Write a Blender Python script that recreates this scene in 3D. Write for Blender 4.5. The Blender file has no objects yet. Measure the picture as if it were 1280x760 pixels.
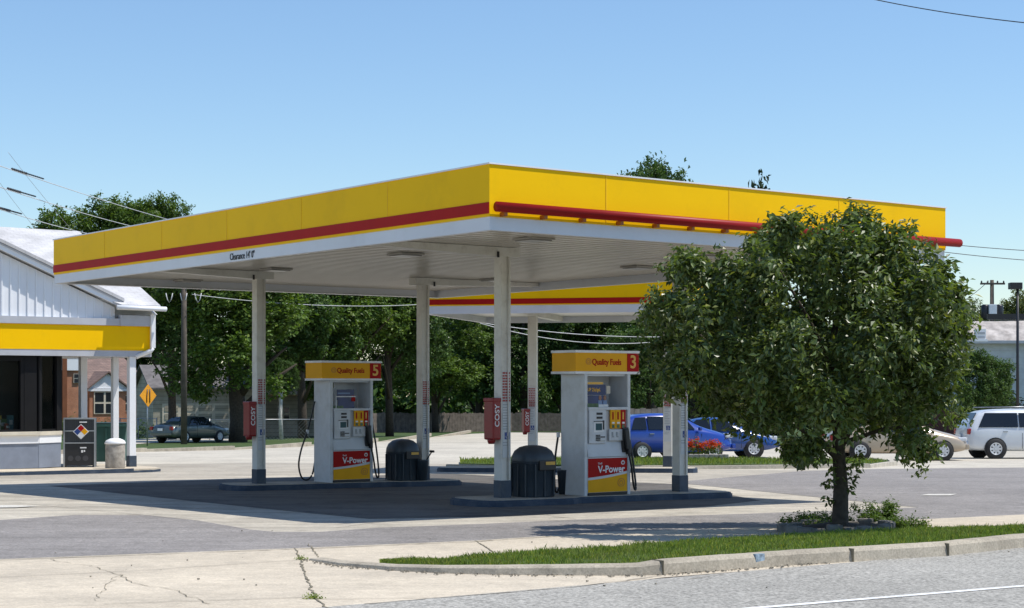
import bpy, bmesh, math, random
from mathutils import Vector, Matrix
R = math.radians
F = 2150.0; HZ = 485.0; CAM = 1.565; SL = 0.0153
scene = bpy.context.scene
col = scene.collection
TH = math.atan2(0.603, 0.798)
U = Vector((math.cos(TH), math.sin(TH), 0)); V = Vector((-math.sin(TH), math.cos(TH), 0))

def zg(x, y): return -SL * y
def gp(px, py, h=0.0):
    """ground (or h above it) point where the photograph shows it"""
    z = (CAM - h) * F / (py - HZ - SL * F)
    return Vector(((px - 640) / F * z, z, zg(0, z) + h))
def at(px, py, Z): return Vector(((px - 640) / F * Z, Z, CAM + (HZ - py) * Z / F))
def gz(px, Z, h=0.0): return Vector(((px - 640) / F * Z, Z, zg(0, Z) + h))

# ---------------------------------------------------------------- materials
def nodes(name):
    m = bpy.data.materials.new(name); m.use_nodes = True
    nt = m.node_tree; nt.nodes.clear()
    out = nt.nodes.new('ShaderNodeOutputMaterial'); bs = nt.nodes.new('ShaderNodeBsdfPrincipled')
    nt.links.new(bs.outputs[0], out.inputs[0])
    return m, nt, bs, out
def noise(nt, coord, scale, detail=4, rough=.55):
    n = nt.nodes.new('ShaderNodeTexNoise'); n.inputs['Scale'].default_value = scale
    n.inputs['Detail'].default_value = detail; n.inputs['Roughness'].default_value = rough
    nt.links.new(coord, n.inputs['Vector']); return n.outputs['Fac']
def ramp(nt, fac, stops):
    r = nt.nodes.new('ShaderNodeValToRGB'); nt.links.new(fac, r.inputs[0])
    e = r.color_ramp.elements
    while len(e) > 1: e.remove(e[-1])
    e[0].position = stops[0][0]; e[0].color = (*stops[0][1], 1)
    for p, c in stops[1:]:
        k = e.new(p); k.color = (*c, 1)
    return r.outputs[0]
def mixc(nt, a, b, fac, mode='MIX'):
    n = nt.nodes.new('ShaderNodeMix'); n.data_type = 'RGBA'; n.blend_type = mode
    for s, v in ((n.inputs[6], a), (n.inputs[7], b), (n.inputs[0], fac)):
        if hasattr(v, 'links') or isinstance(v, bpy.types.NodeSocket): nt.links.new(v, s)
        elif isinstance(v, (int, float)): s.default_value = v
        else: s.default_value = (*v, 1)
    return n.outputs[2]
def sc(c, k): return tuple(min(1, x * k) for x in c)
def bumpn(nt, bs, h, strength, dist=.01):
    b = nt.nodes.new('ShaderNodeBump'); b.inputs['Strength'].default_value = strength; b.inputs['Distance'].default_value = dist
    nt.links.new(h, b.inputs['Height']); nt.links.new(b.outputs[0], bs.inputs['Normal'])
def M(name, c, rough=.5, metal=0, var=.12, vs=2.5, bump=0, bsc=40, spec=.5, coat=0, dirt=None):
    m, nt, bs, out = nodes(name)
    tc = nt.nodes.new('ShaderNodeTexCoord').outputs['Object']
    f = noise(nt, tc, vs)
    o = ramp(nt, f, [(.3, sc(c, 1 - var)), (.7, sc(c, 1 + var))])
    if dirt:
        f2 = noise(nt, tc, dirt[1], 6, .7)
        o = mixc(nt, o, dirt[0], ramp(nt, f2, [(.5, (0, 0, 0)), (.75, (dirt[2],) * 3)]))
    nt.links.new(o, bs.inputs['Base Color'])
    bs.inputs['Roughness'].default_value = rough; bs.inputs['Metallic'].default_value = metal
    bs.inputs['Specular IOR Level'].default_value = spec
    if coat: bs.inputs['Coat Weight'].default_value = coat; bs.inputs['Coat Roughness'].default_value = .05
    if bump: bumpn(nt, bs, noise(nt, tc, bsc), bump)
    return m
def ground_mat(name, c, dark, speck, sscale=60, stain=.5, rough=.9, big=.25, bump=.3, streak=0, mott=.10):
    m, nt, bs, out = nodes(name)
    tc = nt.nodes.new('ShaderNodeTexCoord').outputs['Object']
    a = ramp(nt, noise(nt, tc, big, 5, .6), [(.3, sc(c, .84)), (.7, sc(c, 1.1))])
    st = noise(nt, tc, .8, 9, .74)
    a = mixc(nt, a, dark, ramp(nt, st, [(.47, (0, 0, 0)), (.68, (stain,) * 3)]))
    # small oil spots
    vo = nt.nodes.new('ShaderNodeTexVoronoi'); vo.inputs['Scale'].default_value = 1.1; vo.inputs['Randomness'].default_value = 1
    wv = nt.nodes.new('ShaderNodeVectorMath'); wv.operation = 'ADD'
    nz = nt.nodes.new('ShaderNodeTexNoise'); nz.inputs['Scale'].default_value = 5; nz.inputs['Detail'].default_value = 4
    nt.links.new(tc, nz.inputs['Vector']); mu = nt.nodes.new('ShaderNodeVectorMath'); mu.operation = 'SCALE'; mu.inputs['Scale'].default_value = .35
    nt.links.new(nz.outputs['Color'], mu.inputs[0]); nt.links.new(tc, wv.inputs[0]); nt.links.new(mu.outputs[0], wv.inputs[1])
    nt.links.new(wv.outputs[0], vo.inputs['Vector'])
    a = mixc(nt, a, dark, ramp(nt, vo.outputs['Distance'], [(.07, (min(1, stain * .9),) * 3), (.17, (0, 0, 0))]))
    if streak:
        mp = nt.nodes.new('ShaderNodeMapping'); nt.links.new(tc, mp.inputs[0])
        mp.inputs['Rotation'].default_value = (0, 0, -TH); mp.inputs['Scale'].default_value = (.12, 2.2, 1)
        a = mixc(nt, a, dark, ramp(nt, noise(nt, mp.outputs[0], 1.3, 5, .65), [(.47, (0, 0, 0)), (.68, (streak,) * 3)]))
    md_ = noise(nt, tc, 7, 5, .7)
    a = mixc(nt, a, ramp(nt, md_, [(.32, (1 - mott * 1.3,) * 3), (.68, (1 + mott,) * 3)]), 1.0, 'MULTIPLY')
    sp = noise(nt, tc, sscale, 3, .7)
    a = mixc(nt, a, ramp(nt, sp, [(.32, (1 - speck,) * 3), (.68, (1 + speck,) * 3)]), 1.0, 'MULTIPLY')
    nt.links.new(a, bs.inputs['Base Color']); bs.inputs['Roughness'].default_value = rough
    bs.inputs['Specular IOR Level'].default_value = .25
    bumpn(nt, bs, sp, bump, .01)
    return m
def brick_mat(name, c1, c2, mortar, scale, bw=.5, rh=.25, ms=.02, rough=.85, axis='XZ'):
    m, nt, bs, out = nodes(name)
    tc = nt.nodes.new('ShaderNodeTexCoord').outputs['Object']
    sx = nt.nodes.new('ShaderNodeSeparateXYZ'); nt.links.new(tc, sx.inputs[0])
    cx = nt.nodes.new('ShaderNodeCombineXYZ')
    ad = nt.nodes.new('ShaderNodeMath'); ad.operation = 'ADD'
    nt.links.new(sx.outputs[0], ad.inputs[0]); nt.links.new(sx.outputs[1], ad.inputs[1])
    if axis == 'XZ': nt.links.new(ad.outputs[0], cx.inputs[0]); nt.links.new(sx.outputs[2], cx.inputs[1])
    else: nt.links.new(sx.outputs[0], cx.inputs[0]); nt.links.new(sx.outputs[1], cx.inputs[1])
    b = nt.nodes.new('ShaderNodeTexBrick'); nt.links.new(cx.outputs[0], b.inputs['Vector'])
    b.inputs['Color1'].default_value = (*c1, 1); b.inputs['Color2'].default_value = (*c2, 1); b.inputs['Mortar'].default_value = (*mortar, 1)
    b.inputs['Scale'].default_value = scale; b.inputs['Brick Width'].default_value = bw; b.inputs['Row Height'].default_value = rh; b.inputs['Mortar Size'].default_value = ms
    o = mixc(nt, b.outputs['Color'], ramp(nt, noise(nt, tc, 1.5), [(.3, (.75,) * 3), (.7, (1.15,) * 3)]), 1.0, 'MULTIPLY')
    nt.links.new(o, bs.inputs['Base Color']); bs.inputs['Roughness'].default_value = rough
    return m
def leaf_mat(name, c, spec=.4, rough=.5, tr=.25, yellow=.3):
    m, nt, bs, out = nodes(name)
    g = nt.nodes.new('ShaderNodeNewGeometry').outputs['Random Per Island']
    o = ramp(nt, g, [(0, sc(c, .55)), (.5, c), (.85, sc(c, 1.45)), (1, (c[0] * (1.5 + yellow * 2), c[1] * 1.6, c[2] * 1.2))])
    nt.links.new(o, bs.inputs['Base Color']); bs.inputs['Roughness'].default_value = rough
    bs.inputs['Specular IOR Level'].default_value = spec
    t = nt.nodes.new('ShaderNodeBsdfTranslucent')
    nt.links.new(mixc(nt, o, (1.4, 1.5, .5), 1.0, 'MULTIPLY'), t.inputs[0])
    mx = nt.nodes.new('ShaderNodeMixShader'); mx.inputs[0].default_value = tr
    nt.links.new(bs.outputs[0], mx.inputs[1]); nt.links.new(t.outputs[0], mx.inputs[2]); nt.links.new(mx.outputs[0], out.inputs[0])
    return m
def patchy(m, c2, scale=1.2, amt=.6):
    nt = m.node_tree; bs = nt.nodes['Principled BSDF']; l = bs.inputs['Base Color'].links[0]; src = l.from_socket
    tc = nt.nodes.new('ShaderNodeTexCoord').outputs['Object']
    o = mixc(nt, src, c2, ramp(nt, noise(nt, tc, scale, 5, .65), [(.45, (0, 0, 0)), (.68, (amt,) * 3)]))
    nt.links.new(o, bs.inputs['Base Color']); return m
def glass_mat(name, tint=(.02, .025, .03), see=.0, rough=.03, spec=.5):
    m, nt, bs, out = nodes(name)
    tc = nt.nodes.new('ShaderNodeTexCoord').outputs['Object']
    nt.links.new(ramp(nt, noise(nt, tc, 1.0), [(.3, sc(tint, .8)), (.7, sc(tint, 1.2))]), bs.inputs['Base Color'])
    bs.inputs['Roughness'].default_value = rough; bs.inputs['Specular IOR Level'].default_value = spec
    if see:
        t = nt.nodes.new('ShaderNodeBsdfTransparent'); t.inputs[0].default_value = (.75, .8, .8, 1)
        mx = nt.nodes.new('ShaderNodeMixShader'); mx.inputs[0].default_value = see
        nt.links.new(bs.outputs[0], mx.inputs[1]); nt.links.new(t.outputs[0], mx.inputs[2]); nt.links.new(mx.outputs[0], out.inputs[0])
    return m

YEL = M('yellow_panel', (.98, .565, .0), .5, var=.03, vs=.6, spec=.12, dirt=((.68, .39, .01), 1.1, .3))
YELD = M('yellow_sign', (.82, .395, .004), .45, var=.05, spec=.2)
SEAM = M('panel_seam', (.86, .49, .0), .6)
RED = M('red_panel', (.42, .010, .008), .5, var=.05, spec=.12)
TUBE = M('red_tube', (.28, .007, .006), .45, var=.08, spec=.2)
DRED = M('cabinet_red', (.27, .014, .014), .4, var=.15, dirt=((.1, .02, .02), 6, .4))
WHITE = M('white_paint', (.72, .73, .74), .4, var=.05, vs=1.2, dirt=((.45, .42, .36), 3, .35))
WBAND = M('white_band', (.66, .68, .72), .35, var=.05, vs=.7, dirt=((.45, .45, .45), 1.3, .3))
COLM = M('column_paint', (.66, .64, .58), .45, var=.06, vs=1.5, dirt=((.36, .31, .24), 4, .5))
PUMPW = M('pump_white', (.60, .62, .64), .35, var=.05, vs=2, dirt=((.38, .37, .34), 3.5, .45))
NAVY = M('navy_paint', (.035, .055, .085), .5, var=.2, vs=4, dirt=((.12, .12, .12), 7, .5))
NAVYK = M('navy_kerb', (.03, .05, .085), .65, var=.25, vs=3, bump=.3, dirt=((.13, .13, .13), 3, .5))
BINM = M('bin_plastic', (.032, .045, .058), .45, var=.15, vs=5, bump=.15, bsc=30)
BLACK = M('black_rubber', (.012, .012, .013), .45)
DARK = M('dark_metal', (.025, .025, .028), .4, metal=.3)
STEEL = M('grey_steel', (.35, .36, .37), .4, metal=.7, var=.1)
STICK = M('notice_paper', (.58, .6, .6), .6, var=.05, vs=8)
STICKR = M('notice_red', (.36, .07, .06), .6)
STICKG = M('notice_grey', (.3, .32, .33), .6)
BLUE = M('sticker_blue', (.015, .05, .22), .4)
SIGNW = M('sign_white', (.78, .78, .78), .4)
GOLD = M('sign_gold', (.75, .42, .06), .4)
POSTN = M('poster_navy', (.02, .035, .13), .3, var=.3, vs=6)
POSTG = M('poster_green', (.05, .12, .05), .3, var=.5, vs=14)
SKIN = M('poster_skin', (.3, .15, .09), .5)
LBLUE = M('poster_shirt', (.18, .26, .42), .5)
CREAM = M('cream_paint', (.62, .56, .45), .6, dirt=((.4, .34, .25), 4, .3))
SIDW = M('white_siding', (.80, .81, .83), .5, var=.04, vs=1)
GREYT = M('grey_trim', (.46, .47, .50), .6, var=.08)
GREYW = M('grey_wall', (.20, .23, .29), .7, var=.12, vs=3, bump=.2)
SHING = brick_mat('pale_shingles', (.56, .55, .55), (.52, .51, .51), (.44, .43, .43), 2.2, .6, .28, .02, axis='XY')
BSHING = brick_mat('brown_shingles', (.24, .16, .13), (.19, .13, .11), (.12, .08, .07), 2.0, .6, .28, .03)
TSHING = M('patchy_shingles', (.44, .40, .37), .9, var=.3, vs=2.2, dirt=((.2, .17, .15), 1.3, .8))
BRICK = brick_mat('orange_brick', (.50, .18, .08), (.42, .14, .06), (.36, .27, .2), 4, .5, .25, .03)
GARAGE = brick_mat('beige_siding', (.42, .38, .30), (.38, .35, .28), (.25, .23, .18), 1, 9, .28, .02)
WOOD = M('fence_wood', (.16, .13, .11), .9, var=.35, vs=3, bump=.4, bsc=20)
POLE = M('pole_wood', (.10, .08, .062), .9, var=.3, vs=4, bump=.4, bsc=15)
BARK = M('dark_bark', (.055, .042, .03), .9, var=.4, vs=12, bump=1, bsc=25)
BIRCH = M('pale_bark', (.5, .48, .43), .8, var=.4, vs=5)
GLASS = glass_mat('dark_glass')
CARGL = glass_mat('car_glass', (.012, .015, .02))
SHOPG = glass_mat('shop_glass', (.006, .007, .008), .75, spec=.12)
FRAMEM = M('window_metal', (.012, .012, .013), .6, spec=.15)
TYRE = M('tyre_rubber', (.02, .02, .021), .8)
RIM = M('wheel_metal', (.62, .63, .64), .35, metal=.15)
ORANGE = M('sign_orange', (.80, .33, .01), .45)
GREEN = M('dumpster_green', (.03, .10, .085), .5, var=.2)
STONE = M('planter_stone', (.34, .31, .27), .85, var=.3, vs=9, bump=.5)
KERBM = ground_mat('kerb_concrete', (.43, .38, .30), (.19, .165, .13), .2, 40, .6, big=.9)
SOIL = M('soil', (.05, .035, .025), .95, bump=.6)
CONC = ground_mat('forecourt_concrete', (.42, .38, .315), (.2, .18, .155), .16, 30, .5, streak=.4)
PADC = ground_mat('pad_concrete', (.50, .455, .375), (.17, .15, .13), .15, 30, .5, streak=.5)
OILSHADE = ground_mat('oily_shade_concrete', (.155, .143, .13), (.05, .046, .043), .18, 30, .7, streak=.6)  # oil-stained tone, with canopy shade darkened into the colour
STRC = ground_mat('street_concrete', (.54, .495, .41), (.3, .27, .23), .12, 20, .45, streak=.4)
WALK = ground_mat('walk_concrete', (.57, .495, .385), (.37, .325, .26), .17, 40, .5, streak=.22, mott=.09)
ASPH = ground_mat('lot_asphalt', (.27, .25, .235), (.15, .14, .13), .34, 32, .5, streak=.4, mott=.14)
ROADM = ground_mat('road_asphalt', (.35, .335, .30), (.24, .23, .205), .55, 30, .35, mott=.12)
CRACK = M('crack_dirt', (.19, .165, .115), .95, var=.4, vs=6)
JOINT = M('joint_dirt', (.24, .21, .165), .95)
PAINTW = ground_mat('road_paint', (.78, .78, .76), (.5, .5, .48), .2, 30, .4)
EARTH = ground_mat('far_grass', (.05, .085, .022), (.09, .1, .04), .4, 8, .5)
LAWN = ground_mat('lawn_base', (.08, .115, .03), (.03, .055, .014), .5, 20, .5)
GRASSL = leaf_mat('grass_blade', (.17, .235, .048), .25, .6, .35, .5)
patchy(GRASSL, (.27, .24, .09), 1.6, .6)
LEAF1 = leaf_mat('pear_leaf', (.105, .145, .040), .6, .40, .30, .3)
LEAF2 = leaf_mat('maple_leaf', (.088, .145, .028), .3, .5, .28, .25)
LEAF3 = leaf_mat('dark_leaf', (.066, .118, .030), .3, .5, .25, .2)
LEAF4 = leaf_mat('needle_leaf', (.018, .036, .014), .2, .7, .1, .1)
LEAF5 = leaf_mat('pale_leaf', (.11, .135, .045), .3, .6, .3, .3)
FLOW = leaf_mat('red_petal', (.55, .075, .02), .2, .6, .25, .05)
WIRE = M('wire_dark', (.03, .03, .035), .5)
WIREL = M('wire_light', (.55, .55, .55), .4)
DECK = None

# ---------------------------------------------------------------- builders
class B:
    def __init__(s): s.bm = bmesh.new(); s.mi = 0
    def _fin(s, fs):
        for f in fs: f.material_index = s.mi
    def box(s, c, d, rz=0, bev=0, mat=None, seg=2):
        mt = Matrix.Translation(Vector(c)) @ (mat if mat else Matrix.Rotation(rz, 4, 'Z')) @ Matrix.Diagonal((d[0], d[1], d[2], 1))
        r = bmesh.ops.create_cube(s.bm, size=1, matrix=mt)
        fs = list({f for v in r['verts'] for f in v.link_faces})
        s._fin(fs)
        if bev:
            es = list({e for v in r['verts'] for e in v.link_edges})
            q = bmesh.ops.bevel(s.bm, geom=es, offset=bev, segments=seg, affect='EDGES', profile=.6)
            s._fin(q['faces'])
        return s
    def poly(s, pts):
        f = s.bm.faces.new([s.bm.verts.new(Vector(p)) for p in pts]); s._fin([f]); return s
    def prism(s, pts, vec):
        vec = Vector(vec)
        a = [s.bm.verts.new(Vector(p)) for p in pts]; b = [s.bm.verts.new(Vector(p) + vec) for p in pts]
        n = len(a); fs = [s.bm.faces.new(a[::-1]), s.bm.faces.new(b)]
        for i in range(n): fs.append(s.bm.faces.new((a[i], a[(i + 1) % n], b[(i + 1) % n], b[i])))
        s._fin(fs); return s
    def tube(s, pts, r, n=8, cap=True):
        pts = [Vector(p) for p in pts]; rings = []
        for i, p in enumerate(pts):
            t = (pts[min(i + 1, len(pts) - 1)] - pts[max(i - 1, 0)]).normalized()
            a = Vector((0, 0, 1)) if abs(t.z) < .9 else Vector((1, 0, 0))
            e1 = t.cross(a).normalized(); e2 = t.cross(e1)
            rr = r[i] if isinstance(r, (list, tuple)) else r
            rings.append([s.bm.verts.new(p + (e1 * math.cos(2 * math.pi * k / n) + e2 * math.sin(2 * math.pi * k / n)) * rr) for k in range(n)])
        fs = []
        for i in range(len(rings) - 1):
            for k in range(n): fs.append(s.bm.faces.new((rings[i][k], rings[i][(k + 1) % n], rings[i + 1][(k + 1) % n], rings[i + 1][k])))
        if cap: fs += [s.bm.faces.new(rings[0][::-1]), s.bm.faces.new(rings[-1])]
        for f in fs: f.smooth = True
        s._fin(fs); return s
    def lathe(s, prof, n=24, mat=None, sq=None, cap=True):
        mat = mat or Matrix(); rings = []
        for r, z in prof:
            ring = []
            for k in range(n):
                a = 2 * math.pi * k / n; c, d = math.cos(a), math.sin(a); q = 1
                if sq: q = 1 / ((abs(c) ** sq + abs(d) ** sq) ** (1 / sq))
                ring.append(s.bm.verts.new(mat @ Vector((r * c * q, r * d * q, z))))
            rings.append(ring)
        fs = []
        for i in range(len(rings) - 1):
            for k in range(n): fs.append(s.bm.faces.new((rings[i][k], rings[i][(k + 1) % n], rings[i + 1][(k + 1) % n], rings[i + 1][k])))
        for f in fs: f.smooth = True
        if cap: fs += [s.bm.faces.new(rings[0][::-1]), s.bm.faces.new(rings[-1])]
        s._fin(fs); return s
    def build(s, name, mats, parent=None, loc=None, rz=None, fix=True):
        if fix: bmesh.ops.recalc_face_normals(s.bm, faces=s.bm.faces)
        me = bpy.data.meshes.new(name); s.bm.to_mesh(me); s.bm.free()
        for m in (mats if isinstance(mats, (list, tuple)) else [mats]): me.materials.append(m)
        o = bpy.data.objects.new(name, me); col.objects.link(o)
        if parent: o.parent = parent
        if loc is not None: o.location = loc
        if rz is not None: o.rotation_euler.z = rz
        return o
def tag(o, label=None, cat=None, group=None, kind=None):
    for k, v in (('label', label), ('category', cat), ('group', group), ('kind', kind)):
        if v: o[k] = v
    return o
def thing(name, label, cat, loc, rz=0, group=None):
    o = bpy.data.objects.new(name, None); col.objects.link(o); o.location = loc; o.rotation_euler.z = rz
    o.empty_display_size = .2
    return tag(o, label, cat, group)
def part(name, mat, parent, *boxes, bev=0):
    b = B()
    for c, d in boxes: b.box(c, d, bev=bev)
    return b.build(name, mat, parent)
def copy_tree(o, parent=None):
    c = o.copy(); col.objects.link(c)
    if parent: c.parent = parent
    for ch in list(o.children): copy_tree(ch, c)
    return c
def text(body, size, mat, parent, loc, rot, name, bold=.0, ext=.003, align='LEFT', sx=1.0, shear=0):
    cu = bpy.data.curves.new('t', 'FONT'); cu.body = body; cu.size = size; cu.extrude = ext; cu.offset = bold * size
    cu.align_x = align; cu.align_y = 'CENTER'; cu.shear = shear
    to = bpy.data.objects.new('t', cu); col.objects.link(to)
    dg = bpy.context.evaluated_depsgraph_get(); dg.update()
    me = bpy.data.meshes.new_from_object(to.evaluated_get(dg))
    bpy.data.objects.remove(to)
    me.materials.clear(); me.materials.append(mat); me.name = name
    o = bpy.data.objects.new(name, me); col.objects.link(o); o.parent = parent; o.location = loc; o.rotation_euler = rot; o.scale = (sx, 1, 1)
    return o
FR = (R(90), 0, 0)           # text on a face whose normal is -y
LF = (R(90), 0, R(-90))      # text on a face whose normal is -x

def struct(o): o['kind'] = 'structure'; return o
def sheet(name, mat, pts, h, px=True):
    """flat ground layer from outline points"""
    b = B(); P = []
    for p in pts:
        q = gp(*p) if px else Vector((p[0], p[1], zg(*p)))
        P.append((q.x, q.y, zg(q.x, q.y) + h))
    b.poly(P); o = b.build(name, mat, fix=False)
    if o.data.polygons[0].normal.z < 0: o.data.flip_normals()
    return struct(o)

# ---------------------------------------------------------------- ground
gb = B(); S = 1500
gb.poly([(-S, -60, 60 * SL), (S, -60, 60 * SL), (S, 2500, -2500 * SL), (-S, 2500, -2500 * SL)])
struct(gb.build('ground', EARTH))
W = lambda o, a, b_: (o + U * a + V * b_)
# side street + forecourt (base layers)
sheet('side_street', STRC, [(-60, 66), (-33, 83.5)] + [tuple(gp(*p)[:2]) for p in ((100, 567), (180, 565), (290, 562.5), (386, 558), (470, 553), (537, 547), (587, 542.5), (640, 540.5), (700, 541), (760, 548), (900, 556), (1060, 558), (1500, 558))] + [(60, 46), (10, 44), (-60, 42)], .008, px=False)
sheet('forecourt', CONC, [(-60, 20), (-60, 57)] + [tuple(gp(*p)[:2]) for p in ((150, 581), (330, 579), (560, 580), (700, 588), (860, 588), (1000, 588), (1500, 582))] + [(30, 25), (8, 14), (-10, 12)], .014, px=False)
pad_o = [(1149, 636), (960, 643), (720, 651.5), (600, 657), (470, 662), (400, 667), (344, 667), (312, 664), (250, 653), (187, 646), (94, 645.6), (0, 652)]
sheet('pump_pad', PADC, pad_o + [(-150, 660), (-420, 640), (-300, 612), (0, 603), (280, 597), (560, 590), (839, 604)], .020)
sheet('stained_shade_slab', OILSHADE, [(60, 608.5), (330, 637.5), (462, 650.5), (640, 647), (880, 635), (950, 627), (838, 606), (690, 600), (560, 593), (290, 600)], .0225)  # oil-stained lanes, also painted dark to deepen the canopy's shadow
sheet('lot_asphalt', ASPH, [(-420, 705), (-200, 709), (0, 703), (180, 696), (369, 689), (600, 679), (760, 668), (974, 661.5), (1122, 653.5), (1280, 646), (1600, 634), (1600, 585), (1280, 585.5), (1110, 587), (1000, 590), (839, 604), (1149, 636), (960, 643), (720, 651.5), (600, 657), (470, 662), (400, 667), (344, 667), (312, 664), (250, 653), (187, 646), (94, 645.6), (0, 652), (-150, 660), (-420, 652)], .024)
# apron and sidewalk
ap = sheet('sidewalk', WALK, [(-420, 704), (-200, 708), (0, 702.5), (180, 695.5), (369, 688.5), (600, 678.5), (760, 667.5), (974, 661), (1122, 653), (1280, 645.5), (1600, 633.5), (1600, 664), (1280, 690), (827, 726), (720, 739.5), (454, 762), (0, 805), (-420, 850)], .030)
def ribbon(b, pts, w, h, rnd=None, jit=.0):
    P = [gp(*p) for p in pts]; Q = []
    for i in range(len(P) - 1):
        n = max(1, int((P[i + 1] - P[i]).length / .12)) if jit else 1
        for k in range(n):
            q = P[i].lerp(P[i + 1], k / n)
            if jit: q = q + Vector((rnd.gauss(0, jit), rnd.gauss(0, jit), 0))
            Q.append(q)
    Q.append(P[-1])
    L, Rr = [], []
    for i, q in enumerate(Q):
        t = (Q[min(i + 1, len(Q) - 1)] - Q[max(i - 1, 0)]); t.z = 0; t.normalize(); n = Vector((-t.y, t.x, 0))
        ww = w * (rnd.uniform(.4, 1.5) if rnd else 1) / 2
        L.append(q + n * ww); Rr.append(q - n * ww)
    vs = [[b.bm.verts.new((v.x, v.y, zg(0, v.y) + h)) for v in (l, r)] for l, r in zip(L, Rr)]
    fs = [b.bm.faces.new((vs[i][0], vs[i][1], vs[i + 1][1], vs[i + 1][0])) for i in range(len(vs) - 1)]
    for f in fs: f.material_index = b.mi
rn = random.Random(5)
cb = B()
ribbon(cb, [(369, 689), (374, 700), (381, 722), (390, 745), (397, 754), (420, 775)], .017, .036, rn, .01)
ribbon(cb, [(60, 703), (110, 711), (150, 722), (165, 733), (215, 742), (245, 752), (262, 760)], .008, .036, rn, .018)
ribbon(cb, [(150, 722), (130, 740), (120, 756)], .006, .036, rn, .02)
ribbon(cb, [(385, 683), (400, 703)], .016, .036, rn, .01)
ribbon(cb, [(594, 679), (617, 694)], .016, .036, rn, .006)
ribbon(cb, [(860, 729), (905, 722)], .014, .036, rn, .004)
ribbon(cb, [(-420, 707), (-200, 711), (0, 704), (369, 690), (600, 680), (760, 669)], .03, .037, rn, .012)
cb.mi = 1
ribbon(cb, [(-200, 735), (0, 726), (180, 717), (385, 703)], .012, .036)
ribbon(cb, [(130, 760), (396, 751)], .012, .036)
ribbon(cb, [(397, 754), (560, 752)], .012, .036)
ribbon(cb, [(974, 662.5), (1010, 669)], .014, .036)
ribbon(cb, [(454, 760.5), (720, 738.5), (827, 724)], .02, .038, rn, .008)
struct(cb.build('pavement_cracks', [CRACK, JOINT], fix=False))
# slab joints on the pump pad
jb = B()
for a, b_ in (((0, 628), (250, 653)), ((420, 662), (839, 604)), ((0, 612), (470, 650)), ((720, 651), (420, 608))):
    ribbon(jb, [a, b_], .015, .028)
ribbon(jb, [(0, 636), (140, 632), (300, 640)], .02, .028, rn, .02)
struct(jb.build('slab_joints', JOINT, fix=False))
# worn white marking at far left of the forecourt and the right of the lot
mk = B(); mk.poly([tuple(gp(x, y) + Vector((0, 0, .034))) for x, y in ((-60, 637.5), (-60, 633.5), (20, 634), (48, 635), (20, 636.8))])
mk.poly([tuple(gp(x, y) + Vector((0, 0, .034))) for x, y in ((1150, 621.5), (1160, 619.5), (1197, 619.5), (1188, 621.5))])
struct(mk.build('lot_marking', ground_mat('worn_paint', (.60, .58, .53), (.40, .37, .32), .2, 20, .8)))
# tyre-darkened patches of worn asphalt stay in the material; the road in front
r0 = gp(454, 760); r1 = gp(1280, 688); rd = (r1 - r0); rd.z = 0; rd.normalize(); rnv = Vector((rd.y, -rd.x, 0))
rb = B()
def rp(a, b_, h): q = r0 + rd * a + rnv * b_; return (q.x, q.y, zg(0, q.y) + h)
rb.poly([rp(-120, 0, .034), rp(-120, 13, .034), rp(200, 13, .034), rp(200, 0, .034)])
o = rb.build('road', ROADM, fix=False)
if o.data.polygons[0].normal.z < 0: o.data.flip_normals()
struct(o)
w0 = gp(1000, 760); w1 = gp(1280, 736.5); wd = (w1 - w0); wd.z = 0; wd.normalize(); wn = Vector((wd.y, -wd.x, 0))
lb = B()
def lp(a, b_): q = w0 + wd * a + wn * b_; return (q.x, q.y, zg(0, q.y) + .039)
lb.poly([lp(-60, 0), lp(-60, .1), lp(120, .1), lp(120, 0)]); struct(lb.build('road_line', PAINTW))
# front kerb (swept) with grass strip behind it
ko = [(385, 704), (422, 710.6), (485, 717), (550, 720.5), (619, 722.5), (690, 723.2), (760, 723.5), (800, 723.3), (827, 722.8), (900, 717.5), (1000, 709.7), (1184, 698.7), (1280, 687.8), (1600, 662)]
kh = [.02, .03, .045, .06, .075, .085, .095, .10, .13, .135, .135, .14, .14, .14]
kp = [gp(*p) for p in ko]; inner = []; cuts = [gp(827, 722.8), gp(1065, 706), gp(1184, 698.7)]
kb = B(); rings = []
# resample
KP, KH = [], []
for i in range(len(kp) - 1):
    n = max(1, int((kp[i + 1] - kp[i]).length / .15))
    for k in range(n): KP.append(kp[i].lerp(kp[i + 1], k / n)); KH.append(kh[i] + (kh[i + 1] - kh[i]) * k / n)
KP.append(kp[-1]); KH.append(kh[-1])
for i, q in enumerate(KP):
    t = KP[min(i + 1, len(KP) - 1)] - KP[max(i - 1, 0)]; t.z = 0; t.normalize(); n = Vector((-t.y, t.x, 0))
    h = KH[i] * rn.uniform(.985, 1.015); g = .033; wv = rn.uniform(-.004, .004)
    prof = [(0, -.06), (0 + wv, g * .5), (.02 + wv, g + h * .75), (.05, g + h), (.15, g + h + .004), (.17, g + h - .01), (.17, -.06)]
    rings.append([kb.bm.verts.new((q.x + n.x * d, q.y + n.y * d, zg(0, q.y) + z)) for d, z in prof])
    inner.append((q + n * .165, g + h))
for i in range(len(rings) - 1):
    for k in range(6): kb.bm.faces.new((rings[i][k], rings[i + 1][k], rings[i + 1][k + 1], rings[i][k + 1]))
kb.mi = 1
for c in cuts:   # open joints between the kerb stones
    kb.box((c.x - .03, c.y + .07, c.z + .088), (.008, .17, .16), rz=TH)
kb.mi = 2
c = gp(945, 713.5); kb.box((c.x, c.y + .065, c.z + .095), (.13, .14, .145), rz=TH + .05)
struct(kb.build('kerb', [KERBM, CRACK, M('kerb_blue_mark', (.25, .33, .40), .8, var=.5, vs=20)]))
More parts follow.
